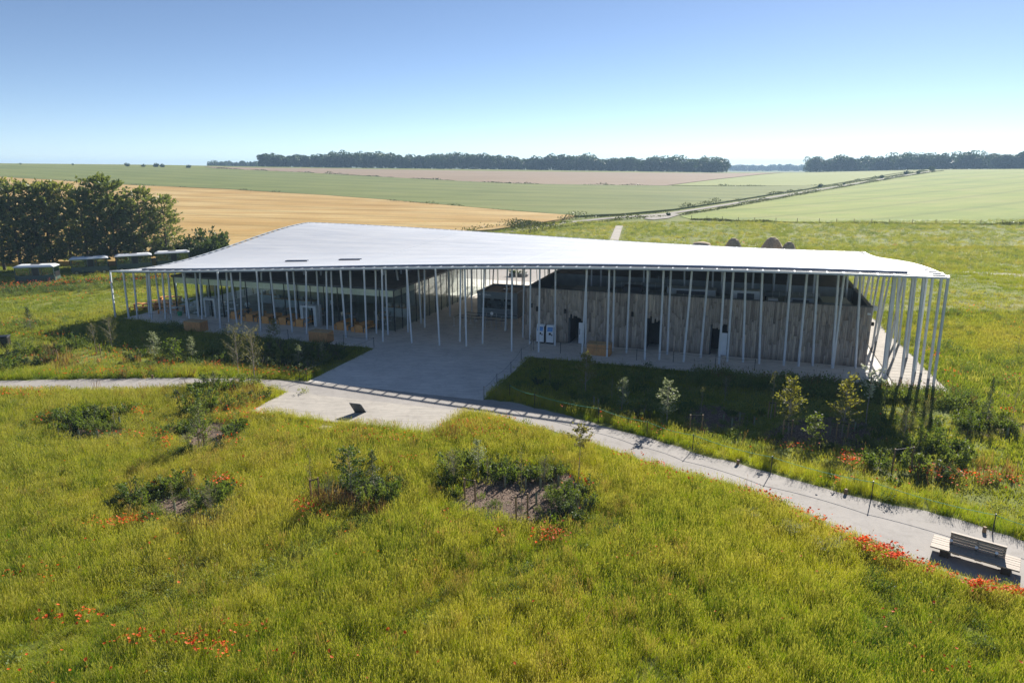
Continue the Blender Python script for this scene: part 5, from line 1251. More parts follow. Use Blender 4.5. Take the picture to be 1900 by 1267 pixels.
# conifer belt behind the land train
def conifer(seed, h=14.0, rad=2.5):
    r = np.random.default_rng(seed); mb = MB(); pts = [(0.1*math.sin(z+seed), .1*math.cos(z*.7), z) for z in np.linspace(-.2, h*.95, 9)]
    mb.tube(pts, list(np.linspace(.22, .03, 9)), 7); PP, DD = [], []
    for k in range(210):
        z = .9 + (h-1.2)*(k+r.random())/210; a = r.uniform(0, 6.28); q = z/h
        bl = rad*(1.0 if q < .6 else max(.22, math.sqrt(max(0, 1-((q-.6)/.42)**2))))*r.uniform(.5, 1.18)*(.8 if q < .12 else 1)
        tip = np.array([math.cos(a)*bl, math.sin(a)*bl, z + bl*.35 + (1.0*r.random() if q > .85 else 0)]); base = np.array([0, 0, z])
        if k % 3 == 0: mb.tube([base, tip], [.05, .012], 4)
        per = 17; tt = r.uniform(.3, 1.06, (per, 1))**.7
        PP.append(base + (tip-base)*tt + r.normal(0, .15, (per, 3))); DD.append(np.tile((tip-base)/np.linalg.norm(tip-base) + np.array([0, 0, .5]), (per, 1)))
    V, Fc = leaves(np.vstack(PP), np.vstack(DD), .62, .26, r, .55); return mb.mesh('trunk', M['bark']), npmesh('crown', V, Fc, M['conifer'])
CF = [conifer(s, h, rd) for s, h, rd in ((1, 13.0, 2.8), (2, 12.2, 2.9), (3, 13.6, 2.9))]
for i in range(22):
    q = i/21; x = -104 + 45.5*q + random.uniform(-.5, .5); y = 97.5 + 17.3*q + random.uniform(-.6, .6) + (i % 2)*.9
    e = tag(empty('conifer_tree', (x, y, 0), random.uniform(0, 6.28)), 'tall dark conifer in the dense belt behind the land train, %s' % ordn(i), 'tree', 'conifer belt behind the land train')
    s = random.uniform(.93, 1.07)*(1.0 if i < 19 else .88); e.scale = (s*1.12, s*1.12, s); tm, cm = CF[i % 3]; obj('trunk', tm, e); obj('crown', cm, e)
bm_ = shrub_mesh('crown', M['shrub_dark'], 77, 6.2, 3.3, 130, 40, .55, .6, .2)
e = tag(empty('round_bush', (-52.6, 117.0, 0)), 'rounded dark bush at the right end of the conifer belt', 'bush'); obj('crown', bm_, e)
MB().tube([(0, 0, -.2), (.1, 0, 2.2), (.3, .1, 4)], [.2, .14, .05], 7).build('trunk', M['bark'], e)
e = tag(empty('round_bush', (-58.2, 116.6, 0), 2.0), 'lower dark bush filling the foot of the last conifer', 'bush'); e.scale = (.75, .75, .7); obj('crown', bm_, e)
obj('trunk', MB().tube([(0, 0, -.2), (.1, 0, 2.2)], [.2, .1], 7).mesh('trunk', M['bark']), e)

# woods on the skyline
def wood(name, label, pts, hgt, seed, dense=1.0, leaf=1.3):
    r = np.random.default_rng(seed); PP, DD = [], []; TV = MB()
    for (x, y, h) in pts:
        z0 = float(hterr(x, y)); cr = h*r.uniform(.34, .46); nc = 13
        for c in range(nc):
            d = tri_fan_rand(1, r)[0]; ctr = np.array([x, y, z0 + h*(.16+.56*r.random())]) + d*np.array([cr*.8, cr*.8, h*.06]); n = int(62*dense)
            v = tri_fan_rand(n, r); q = ctr + v*cr*.55*np.array([1, 1, .85]); q[:, 2] = np.maximum(q[:, 2], z0+.4)
            PP.append(q); DD.append(np.cross(v, tri_fan_rand(n, r)))
        v = tri_fan_rand(16, r); q = np.array([x, y, z0+h*.2]) + v*np.array([cr, cr, h*.2]); q[:, 2] = np.maximum(q[:, 2], z0+.3); PP.append(q); DD.append(v)
    V, Fc = leaves(np.vstack(PP), np.vstack(DD), leaf*1.5, leaf*1.25, r, .25)
    return tag(obj(name, npmesh(name, V, Fc, M['wood_far'])), label, 'wood', None, 'stuff')
def wood_pts(x0, x1, R0, R1, n, h0, h1, seed, rowdepth=60):
    r = np.random.default_rng(seed); out = []
    for k in range(n):
        q = (k+r.random())/n; px = x0 + (x1-x0)*q; R = R0 + (R1-R0)*q + (r.random()**2)*rowdepth
        az = (px-950)/F/1.0307; Y = R/math.sqrt(1+az*az); h = h0 + (h1-h0)*r.random()
        out.append((az*Y, Y, h*(1 + .10*math.sin(q*23)+.06*math.sin(q*61))))
    return out
wood('broadleaf_wood', 'long dark broadleaf wood on the skyline behind the fields', wood_pts(605, 1345, 800, 850, 150, 15, 20, 5), 18, 1)
wood('broadleaf_wood', 'smaller dark wood on the skyline left of the long wood', wood_pts(487, 603, 820, 830, 26, 12, 16, 6), 15, 2)
wood('broadleaf_wood', 'bluish wood on the skyline at the right above the pasture', wood_pts(1500, 1990, 980, 900, 110, 15, 22, 7, 90), 18, 3)
wood('far_wood', 'faint blue line of far trees in the gap between the two woods', wood_pts(1290, 1560, 2250, 2300, 60, 17, 23, 8, 200), 20, 4, .5, 2.8)
wood('far_wood', 'thin faint line of far trees at the left of the skyline woods', wood_pts(390, 486, 1150, 1120, 22, 8, 12, 9, 60), 12, 5, .5, 1.4)
# single trees and bushes along skyline and track
lone = shrub_mesh('crown', M['wood_far'], 91, 6.0, 2.8, 60, 16, 1.0, .2, .15)
def lone_tree(x, y, hpx, label, group):
    A = gt(x, y); sc = hpx/F*A.y/6.0*1.1
    e = tag(empty('lone_tree', A, random.uniform(0, 6)), label, 'tree', group); e.scale = (sc,)*3; obj('crown', lone, e)
    obj('trunk', MB().tube([(0, 0, -.5), (0, 0, 3)], [.25, .12], 6).mesh('trunk', M['bark']), e)
for i, (x, y, h) in enumerate(((38, 305.6, 3), (135, 306.6, 3), (236, 309.6, 7), (266, 311.0, 6), (290, 311.0, 8), (301, 311.4, 7), (350, 313.0, 7))):
    lone_tree(x, y, h, 'tiny lone tree on the left skyline, %s of seven' % ordn(i), 'lone trees on the left skyline')
for i, (x, y, h) in enumerate(((1240, 401, 7), (1522, 348, 7), (1566, 343, 4), (1636, 331, 6), (1681, 324, 7), (1704, 322.5, 6), (1728, 317.5, 8), (1782, 314, 6))):
    lone_tree(x, y, h, 'small bush beside the chalk track, %s along it' % ordn(i), 'bushes along the chalk track')
# verges of the track: rough hedge grass, one mass
def verge(name, label, line, off, hgt, n, seed, mat, wid=1.6, ls=.5):
    r = np.random.default_rng(seed); P = [gt(x, y) for x, y in line]; L_ = [0]
    for a, b in zip(P, P[1:]): L_.append(L_[-1] + (b-a).length)
    t = r.uniform(0, L_[-1], n); xs = np.interp(t, L_, [p.x for p in P]); ys = np.interp(t, L_, [p.y for p in P])
    dx = np.gradient(np.interp(np.sort(t), L_, [p.x for p in P])); 
    i = np.clip(np.searchsorted(L_, t)-1, 0, len(P)-2); d = np.array([[P[k+1].x-P[k].x, P[k+1].y-P[k].y] for k in range(len(P)-1)]); d /= np.linalg.norm(d, axis=1, keepdims=True)
    nn_ = np.stack([-d[i][:, 1], d[i][:, 0]], 1); o2 = off + r.normal(0, wid/2, n); xs = xs + nn_[:, 0]*o2; ys = ys + nn_[:, 1]*o2
    k = vnoise(np.stack([xs, ys], 1), .11, seed); z = hterr(xs, ys) + hgt*r.random(n)*(k**2)*1.8
    V, Fc = leaves(np.stack([xs, ys, z], 1), np.tile([0, 0, .8], (n, 1)), ls, ls*.7, r, .6)
    return tag(obj(name, npmesh(name, V, Fc, M[mat])), label, 'verge', None, 'stuff')
verge('track_verge', 'rough bushy verge on the far side of the chalk track', track_px, 6.0, 1.5, 9000, 1, 'hedge_far')
verge('track_verge', 'rough bushy verge on the near side of the chalk track', track_px, -5.5, 1.3, 9000, 2, 'hedge_far')
verge('field_margin', 'thin rough margin between wheat and green barley', [(0, 331), (240, 345.5), (420, 353.5), (600, 364.5), (860, 386.5), (1066, 404)], 0, 1.1, 5000, 3, 'hedge_far', 1.0)
verge('field_margin', 'thin rough margin between the green barley and the pinkish field', [(400, 313.7), (550, 320.5), (700, 329), (950, 342), (1230, 346), (1530, 345)], 0, 1.3, 4000, 4, 'hedge_far', 1.2, .9)
verge('field_margin', 'rough grass along the pasture fence', [(1283, 407.5), (1400, 411.8), (1650, 414.9), (1900, 416.9), (2050, 418)], -.8, .9, 5000, 5, 'hedge_far', 1.4)
verge('field_margin', 'green rough margin at the near edge of the wheat field above the canopy', [(900, 436), (960, 428), (1010, 420), (1060, 413)], 3.5, 1.6, 5000, 6, 'hedge_far', 4.0)

# ------------------------------------------------------------------ grass: tufts instanced on computed points (one mass, nobody could count it)
def tuft(name, seed, nbl, rad, h0, h1, wd, lean, mat, seeds=0, smat=None):
    r = np.random.default_rng(seed); V, Fc, mi = [], [], []
    for k in range(nbl):
        a = r.uniform(0, 6.28); q = rad*math.sqrt(r.random()); b = np.array([math.cos(a)*q, math.sin(a)*q, -.04]); h = r.uniform(h0, h1); az = r.uniform(0, 6.28)
        ld = np.array([math.cos(az), math.sin(az), 0])*lean*h*r.uniform(.2, 1); sd = r.uniform(0, 6.28); sv = np.array([math.cos(sd), math.sin(sd), 0])*wd*r.uniform(.7, 1.3)/2
        m = b + ld*.35 + np.array([0, 0, h*.6]); t = b + ld + np.array([0, 0, h])
        n = len(V); V += [b-sv, b+sv, m+sv*.8, m-sv*.8, t+sv*.08, t-sv*.08]; Fc += [(n, n+1, n+2, n+3), (n+3, n+2, n+4, n+5)]; mi += [0, 0]
    for k in range(seeds):
        a = r.uniform(0, 6.28); q = rad*math.sqrt(r.random()); b = np.array([math.cos(a)*q, math.sin(a)*q, 0]); h = r.uniform(h1*.95, h1*1.25); az = r.uniform(0, 6.28)
        t = b + np.array([math.cos(az)*lean*h*.5, math.sin(az)*lean*h*.5, h]); sd = r.uniform(0, 6.28); sv = np.array([math.cos(sd), math.sin(sd), 0]); up = (t-b)/np.linalg.norm(t-b)
        n = len(V); V += [b-sv*.004, b+sv*.004, t+sv*.004, t-sv*.004]; Fc.append((n, n+1, n+2, n+3)); mi.append(1)
        n = len(V); V += [t-up*.02, t+sv*.014+up*.06, t+up*.17, t-sv*.014+up*.06]; Fc.append((n, n+1, n+2, n+3)); mi.append(1)
    return npmesh(name, V, Fc, [mat, smat or mat], mi)
def weed(name, seed, h, rad, n, ls, mat):
    r = np.random.default_rng(seed); P = np.stack([r.normal(0, rad*.5, n), r.normal(0, rad*.5, n), np.abs(r.normal(.5, .3, n))*h], 1)
    V, Fc = leaves(P, np.tile([0, 0, .5], (n, 1)) + P*1.2, ls, ls*.5, r, .6); return npmesh(name, V, Fc, mat)
def library(name, meshes):
    c = bpy.data.collections.new(name)
    for i, m in enumerate(meshes): c.objects.link(bpy.data.objects.new('%s_%02d' % (name, i), m))
    return c
LIB = {
 'meadow': library('meadow_tuft', [tuft('meadow_tuft', 1, 44, .36, .42, .80, .015, .45, M['g_meadow'], 9, M['g_seed']), tuft('meadow_tuft', 2, 48, .38, .35, .70, .016, .55, M['g_meadow'], 6, M['g_seed']), tuft('meadow_tuft', 3, 40, .34, .5, .88, .014, .4, M['g_meadow'], 12, M['g_seed']), tuft('meadow_tuft', 4, 46, .4, .3, .62, .017, .7, M['g_meadow'], 3, M['g_seed'])]),
 'rough': library('rough_tuft', [tuft('rough_tuft', 11, 30, .3, .22, .5, .026, .7, M['g_rough'], 3, M['g_seed']), tuft('rough_tuft', 12, 34, .34, .15, .40, .03, .8, M['g_rough'], 1, M['g_seed']), weed('rough_weed', 13, .4, .4, 70, .10, M['weed'])]),
 'lawn': library('lawn_tuft', [tuft('lawn_tuft', 21, 40, .42, .07, .17, .03, .6, M['g_lawn']), tuft('lawn_tuft', 22, 36, .45, .06, .24, .035, .7, M['g_lawn'], 1, M['g_seed'])]),
 'weed': library('weed_clump', [weed('weed_clump', 31, .55, .45, 110, .12, M['weed']), weed('weed_clump', 32, .45, .5, 110, .10, M['weed']), tuft('weed_clump', 33, 40, .34, .3, .65, .03, .6, M['weed'], 2, M['weed_red'])]),
 'dock': library('dock_stems', [tuft('dock_stems', 41, 16, .3, .5, 1.0, .03, .3, M['weed_red']), tuft('dock_stems', 42, 14, .3, .4, .9, .03, .35, M['dry'])]),
 'seed': library('seed_stalks', [tuft('seed_stalks', 61, 4, .3, .4, .6, .014, .5, M['g_seed'], 22, M['g_seed']), tuft('seed_stalks', 62, 4, .35, .4, .7, .014, .6, M['dry'], 18, M['dry'])]),
 'umbel': library('umbel_heads', [weed('umbel_heads', 51, .0, .35, 60, .07, M['umbel'])]),
}
def gn_group():
    ng = bpy.data.node_groups.new('scatter', 'GeometryNodeTree')
    ng.interface.new_socket('Geometry', in_out='INPUT', socket_type='NodeSocketGeometry'); ng.interface.new_socket('Lib', in_out='INPUT', socket_type='NodeSocketCollection')
    ng.interface.new_socket('Geometry', in_out='OUTPUT', socket_type='NodeSocketGeometry')
    gi = ng.nodes.new('NodeGroupInput'); go = ng.nodes.new('NodeGroupOutput'); ip = ng.nodes.new('GeometryNodeInstanceOnPoints'); ci = ng.nodes.new('GeometryNodeCollectionInfo')
    ci.inputs['Separate Children'].default_value = True; ci.inputs['Reset Children'].default_value = True
    def na(nm, ty):
        k = ng.nodes.new('GeometryNodeInputNamedAttribute'); k.data_type = ty; k.inputs[0].default_value = nm; return [o for o in k.outputs if o.enabled][0]
    Lk = ng.links.new
    Lk(gi.outputs[0], ip.inputs['Points']); Lk(gi.outputs[1], ci.inputs[0]); Lk(ci.outputs[0], ip.inputs['Instance'])
    ip.inputs['Pick Instance'].default_value = True; Lk(na('idx', 'INT'), ip.inputs['Instance Index'])
    e2r = ng.nodes.new('FunctionNodeEulerToRotation'); Lk(na('rot', 'FLOAT_VECTOR'), e2r.inputs[0]); Lk(e2r.outputs[0], ip.inputs['Rotation']); Lk(na('scl', 'FLOAT_VECTOR'), ip.inputs['Scale'])
    Lk(ip.outputs[0], go.inputs[0]); return ng
GN = gn_group()
def scatter(name, P, lib, scl, label, cat='grass', r=rng, wide=None, tilt=.12):
    P = np.asarray(P, np.float32); n = len(P); me = bpy.data.meshes.new(name); me.vertices.add(n); me.vertices.foreach_set('co', P.ravel())
    rot = np.stack([r.normal(0, tilt, n), r.normal(0, tilt, n), r.uniform(0, 6.28, n)], 1).astype(np.float32)
    sw = scl if wide is None else wide; s3 = np.stack([sw, sw, scl], 1).astype(np.float32)
    for nm, ty, dat, key in (('rot', 'FLOAT_VECTOR', rot, 'vector'), ('scl', 'FLOAT_VECTOR', s3, 'vector'), ('idx', 'INT', r.integers(0, len(LIB[lib].objects), n).astype(np.int32), 'value')):
        a = me.attributes.new(nm, ty, 'POINT'); a.data.foreach_set(key, dat.ravel())
    o = obj(name, me); md = o.modifiers.new('scatter', 'NODES'); md.node_group = GN
    md[[i.identifier for i in GN.interface.items_tree if i.name == 'Lib'][0]] = LIB[lib]
    return tag(o, label, cat, None, 'stuff')
XY = lambda pl: [(p[0], p[1]) for p in pl]
wn = Vector((-d.y, d.x, 0)).normalized() if False else Vector((-(wb-wa).y, (wb-wa).x, 0)).normalized()*1.5
EXC = [XY([wa+wn, wb+wn, wb-wn, wa-wn]), XY(path_poly), XY(slab_poly), XY(slab2), XY(pave), XY([W(75.5, -1), W(79.3, -1), W(77.7, 37), W(75.5, 37)]), XY(stpoly([(8, 30), (55, 30), (55, 62), (40, 70), (8, 70)]))]
BEDS = [XY(b) for b in beds.values()]
def free(P, beds_too=True, shrink=0.0):
    k = np.ones(len(P), bool)
    for e_ in EXC + (BEDS if beds_too else []): k &= ~inpoly(P, e_)
    return k
def inview(P, mar=9.0):
    zc = P[:, 1]*CP + 16*SP; return (np.abs(P[:, 0]) < zc*.75 + mar)
def region(x0, x1, y0, y1, dens):
    n = int((x1-x0)*(y1-y0)*dens); return np.stack([rng.uniform(x0, x1, n), rng.uniform(y0, y1, n)], 1)
def zed(P, dz=0.0): return np.column_stack([P, hterr(P[:, 0], P[:, 1]) + dz])
plo = XY([gp(x, y) for x, y in path_lo[::-1]])
def below_path(P):
    a = np.array(sorted(plo)); return P[:, 1] < np.interp(P[:, 0], a[:, 0], a[:, 1])
bedc = np.array([np.mean(np.array(b), 0) for b in BEDS]); bedr = np.array([np.max(np.linalg.norm(np.array(b)-c, axis=1)) for b, c in zip(BEDS, bedc)])
def polydist(P, pl):
    out = np.full(len(P), 1e9); pl = np.array(pl)
    for a, b in zip(pl[:-1], pl[1:]):
        ab = b-a; t = np.clip(((P-a) @ ab)/(ab @ ab + 1e-9), 0, 1); out = np.minimum(out, np.linalg.norm(P - a - t[:, None]*ab, axis=1))
    return out
# foreground meadow: tall, ripening
P = region(-46, 46, 11, 56, 24); P = P[inview(P, 7)]; P = P[below_path(P)]; P = P[free(P)]
n1 = vnoise(P, .13, 3); n2 = vnoise(P, .5, 4); n3 = vnoise(P, .055, 9)
keep = rng.random(len(P)) < np.clip(.55 + 1.1*n2 - .25*(n1 < .3), .25, 1); P, n1, n2, n3 = P[keep], n1[keep], n2[keep], n3[keep]
sc_ = (.40 + .34*n1 + .14*n2)*rng.uniform(.85, 1.15, len(P))
for lx, ly, l1, l2 in ((530, 1050, 3.2, .8), (830, 1105, 3.4, .8), (965, 1070, 2.8, .7), (640, 1000, 2.0, .7), (1120, 985, 2.5, .8), (300, 1110, 3.0, 1.0), (1640, 1130, 3.5, .9), (1800, 1190, 3.0, .9), (60, 1210, 3, 1.2)):  # shorter grass in long slanting streaks
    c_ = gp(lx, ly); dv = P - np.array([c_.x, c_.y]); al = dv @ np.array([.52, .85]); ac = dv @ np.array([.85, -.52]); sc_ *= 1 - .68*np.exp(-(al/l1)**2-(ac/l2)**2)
wid_ = sc_*.4 + .55
pd_ = np.min(np.linalg.norm(P[:, None]-bedc[None], axis=2)/bedr[None], axis=1); sc_ *= np.where(pd_ < 1.25, .7, 1)
pdist_ = polydist(P, plo); sc_ *= np.clip(.45 + .4*pdist_, .45, 1); kk_ = (pdist_ > .34); P, sc_, wid_ = P[kk_], sc_[kk_], wid_[kk_]; near = np.zeros(len(P))
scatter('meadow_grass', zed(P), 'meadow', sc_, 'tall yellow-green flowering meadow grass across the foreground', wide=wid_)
S_ = region(-46, 46, 11, 56, 3); S_ = S_[inview(S_, 7)]; S_ = S_[below_path(S_)]; S_ = S_[free(S_)]; sn = vnoise(S_, .10, 71)*.6 + vnoise(S_, .33, 72)*.4
S_ = S_[(rng.random(len(S_)) < np.clip((sn-.42)*4, .04, 1)) & (polydist(S_, plo) > .8)]
scatter('seeding_grass', zed(S_), 'seed', rng.uniform(.6, .95, len(S_)), 'pale straw-coloured seeding grasses in patches of the meadow')
G_ = region(-46, 46, 11, 56, 5); G_ = G_[inview(G_, 7)]; G_ = G_[below_path(G_)]; G_ = G_[free(G_)]; gn = vnoise(G_, .12, 81)*.6 + vnoise(G_, .45, 82)*.4; G_ = G_[rng.random(len(G_)) < np.clip((gn-.52)*5, .03, 1)]
scatter('green_meadow_patches', zed(G_), 'rough', rng.uniform(.7, 1.15, len(G_)), 'lusher green grass in patches of the meadow')
# weedy darker clumps in the meadow, round the beds and along the path
Q = region(-46, 46, 11, 56, 2.6); Q = Q[inview(Q, 7)]; Q = Q[below_path(Q)]; Q = Q[free(Q)]
m1 = vnoise(Q, .22, 21); bedc = np.array([np.mean(np.array(b), 0) for b in BEDS]); bedr = np.array([np.max(np.linalg.norm(np.array(b)-c, axis=1)) for b, c in zip(BEDS, bedc)])
db = np.min(np.linalg.norm(Q[:, None]-bedc[None], axis=2)/bedr[None], axis=1)
a_ = np.array(sorted(plo)); dp = np.interp(Q[:, 0], a_[:, 0], a_[:, 1]) - Q[:, 1]
lod = np.zeros(len(Q))  # more weeds along the slanting streaks of shorter grass
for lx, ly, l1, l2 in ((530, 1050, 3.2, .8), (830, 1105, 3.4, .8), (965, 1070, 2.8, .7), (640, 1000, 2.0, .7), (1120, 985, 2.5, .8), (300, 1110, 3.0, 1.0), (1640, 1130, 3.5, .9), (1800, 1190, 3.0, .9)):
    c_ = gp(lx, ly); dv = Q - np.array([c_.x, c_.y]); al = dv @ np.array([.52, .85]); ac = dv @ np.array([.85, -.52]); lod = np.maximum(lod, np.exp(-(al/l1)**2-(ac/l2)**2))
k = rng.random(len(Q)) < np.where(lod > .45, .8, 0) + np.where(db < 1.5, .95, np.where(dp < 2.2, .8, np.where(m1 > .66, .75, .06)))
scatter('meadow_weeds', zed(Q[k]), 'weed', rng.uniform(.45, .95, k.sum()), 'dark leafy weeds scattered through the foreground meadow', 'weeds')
# beds and rough grass on both sides of the plaza (between path and building) and round the right end
def above_path(P):
    u = np.array(sorted(XY([gp(x, y) for x, y in path_up]))); return P[:, 1] > np.interp(P[:, 0], u[:, 0], u[:, 1])
P = region(-75, 62, 18, 76, 9); P = P[inview(P, 6)]; P = P[above_path(P)]; P = P[free(P)]
n1 = vnoise(P, .2, 31); n2 = vnoise(P, .7, 32); k = rng.random(len(P)) < (.45 + .7*n2); P, n1, n2 = P[k], n1[k], n2[k]
u_ = np.array(sorted(XY([gp(x, y) for x, y in path_up]))); dpu = P[:, 1] - np.interp(P[:, 0], u_[:, 0], u_[:, 1])
sunny = dpu < 2.4
Ps = P[~sunny]; ns1 = n1[~sunny]; rg = rng.random(len(Ps)) < .28
scatter('short_bed_grass', zed(Ps[~rg]), 'lawn', (.8 + 1.1*ns1[~rg])*rng.uniform(.8, 1.3, (~rg).sum()), 'short thin grass in the beds before the building', wide=rng.uniform(.8, 1.3, (~rg).sum()))
scatter('rough_grass', zed(Ps[rg]), 'rough', (.30 + .4*ns1[rg])*rng.uniform(.8, 1.3, rg.sum()), 'rough grass and weeds in the beds before the building')
Pm = np.vstack([P[sunny], region(-75, 62, 18, 76, 9)]); Pm = Pm[inview(Pm, 6)]; Pm = Pm[above_path(Pm)]; Pm = Pm[free(Pm)]; d3 = Pm[:, 1] - np.interp(Pm[:, 0], u_[:, 0], u_[:, 1]); Pm = Pm[(d3 < 2.6) & (d3 > .25)]
scatter('verge_grass', zed(Pm), 'meadow', rng.uniform(.4, .72, len(Pm)), 'bright tall grass verge along the upper edge of the path')
Q = region(-75, 62, 18, 76, 1.6); Q = Q[inview(Q, 6)]; Q = Q[above_path(Q)]; Q = Q[free(Q)]; m1 = vnoise(Q, .25, 41); k = rng.random(len(Q)) < np.where(m1 > .58, .7, .08)
scatter('bed_weeds', zed(Q[k]), 'weed', rng.uniform(.6, 1.3, k.sum()), 'low dark weeds in the beds before the building', 'weeds')
I_ = np.vstack([np.array(b).mean(0) + (np.array(b)[rng.integers(0, len(b), 70)] - np.array(b).mean(0))*np.sqrt(rng.uniform(.12, 1.25, (70, 1))) for b in BEDS]); I_ = I_[free(I_, False)]
scatter('bed_edge_weeds', zed(I_), 'weed', rng.uniform(.3, .75, len(I_)), 'small weeds growing in and round the mulch beds', 'weeds')
I2 = np.vstack([np.array(b).mean(0) + (np.array(b)[rng.integers(0, len(b), 60)] - np.array(b).mean(0))*np.sqrt(rng.uniform(.55, 1.2, (60, 1))) for b in BEDS]); I2 = I2[free(I2, False)]
scatter('bed_edge_grass', zed(I2), 'rough', rng.uniform(.5, .95, len(I2)), 'ragged grass creeping into the mulch beds')
# rust-red dock stems along the foot of the timber wall and in places
D_ = []
for s0_, s1_, t0_, t1_, n_ in ((62, 80, -3.6, -1.0, 70), (70, 79.5, -1.5, 6, 24)):
    for _ in range(n_):
        p = W(random.uniform(s0_, s1_), random.uniform(t0_, t1_)); D_.append((p.x, p.y))
for x, y, sp, n_ in ((1850, 880, 70, 9), (1790, 880, 80, 8), (620, 935, 40, 25), (690, 955, 30, 12), (370, 988, 30, 25), (120, 670, 60, 40), (300, 700, 120, 50), (450, 735, 40, 20), (840, 815, 30, 20)):
    for _ in range(n_):
        p = gp(x + random.gauss(0, sp*.5), y + random.gauss(0, sp*.22)); D_.append((p.x, p.y))
D_ = np.array(D_); D_ = D_[free(D_, False)]
scatter('dock_stems', zed(D_), 'dock', rng.uniform(.7, 1.25, len(D_)), 'rusty dry dock stems and straw clumps among the grass', 'weeds')
# dense dark weeds hiding the pavement foot at the right
D2 = np.array([W(random.uniform(61, 80), random.uniform(-4.2, -.95))[:2] for _ in range(420)]); D2 = D2[free(D2, False)]
scatter('wall_foot_weeds', zed(D2), 'weed', rng.uniform(.9, 1.7, len(D2)), 'dense dark weeds along the pavement before the right end of the timber wall', 'weeds')
# lawn left, rough pasture right and behind
P = region(-110, -36, 58, 112, 4.2); P = P[inview(P, 10)]; P = P[free(P)]; P = P[(np.array([ST(*q)[0] for q in P]) < 1.5) & above_path(P)]
scatter('lawn_grass', zed(P), 'lawn', rng.uniform(.8, 1.4, len(P)), 'short sunlit lawn left of the canopy', wide=rng.uniform(.9, 1.4, len(P)))
P = region(22, 105, 34, 140, 4.0); P = P[inview(P, 10)]; P = P[free(P)]; st_ = (P - O2) @ np.stack([E1, E2], 1); P = P[(st_[:, 0] > 79) | (st_[:, 1] > 38)]
n1 = vnoise(P, .16, 51); k = rng.random(len(P)) < np.where(P[:, 1] < 75, 1, .6)*(.35 + .8*n1); P, n1 = P[k], n1[k]
scatter('pasture_grass', zed(P), 'lawn', (.9 + 1.4*n1)*rng.uniform(.7, 1.3, len(P)), 'uneven sunlit grassland right of the building', wide=rng.uniform(1.0, 1.7, len(P)))
Q = region(22, 105, 34, 140, .5); Q = Q[inview(Q, 10)]; Q = Q[free(Q)]; st_ = (Q - O2) @ np.stack([E1, E2], 1); Q = Q[((st_[:, 0] > 79.3) | (st_[:, 1] > 38))]; m1 = vnoise(Q, .13, 52); Q = Q[m1 > .55]
scatter('pasture_weeds', zed(Q), 'rough', rng.uniform(.7, 1.5, len(Q)), 'darker rough clumps in the grassland right of the building', 'weeds')
P = region(-30, 170, 108, 200, 1.1); P = P[inview(P, 14)]; P = P[free(P)]; n1 = vnoise(P, .09, 61); P = P[rng.random(len(P)) < (.2 + n1)]
scatter('far_grass', zed(P), 'rough', rng.uniform(.8, 1.7, len(P)), 'rough dry grassland behind the canopy', wide=rng.uniform(1.2, 2.4, len(P)))
# poppy bank before the land train
B_ = []
for k_ in range(900):
    x = random.uniform(-60, 330); yb = 541 - x*.068 + random.gauss(0, 6); p = gp(x, yb); B_.append((p.x, p.y))
B_ = np.array(B_); B_ = B_[free(B_)]
scatter('bank_grass', zed(B_), 'weed', rng.uniform(.75, 1.4, len(B_)), 'tall weedy bank before the land train', 'weeds')
C_ = np.array([gp(random.uniform(-60, 330), 0)[:2] if False else gp(x_, 528 - x_*.068 + random.gauss(0, 4))[:2] for x_ in np.random.default_rng(4).uniform(-60, 330, 500)]); C_ = C_[free(C_)]
scatter('bank_tall_grass', zed(C_), 'meadow', rng.uniform(.5, .8, len(C_)), 'pale tall grass along the top of the bank before the land train')
# white umbels in a few places
U_ = []
for x, y, sp, n_ in ((1385, 965, 14, 9), (1475, 990, 16, 12), (1540, 1020, 20, 12), (1660, 880, 25, 10), (20, 755, 20, 8), (1720, 880, 20, 8)):
    for _ in range(n_):
        p = gp(x + random.gauss(0, sp), y + random.gauss(0, sp*.4)); U_.append((p.x, p.y))
U_ = np.array(U_); scatter('white_umbels', zed(U_, .45), 'umbel', rng.uniform(.4, .9, len(U_)), 'small pale flower heads in the tall grass', 'flowers')

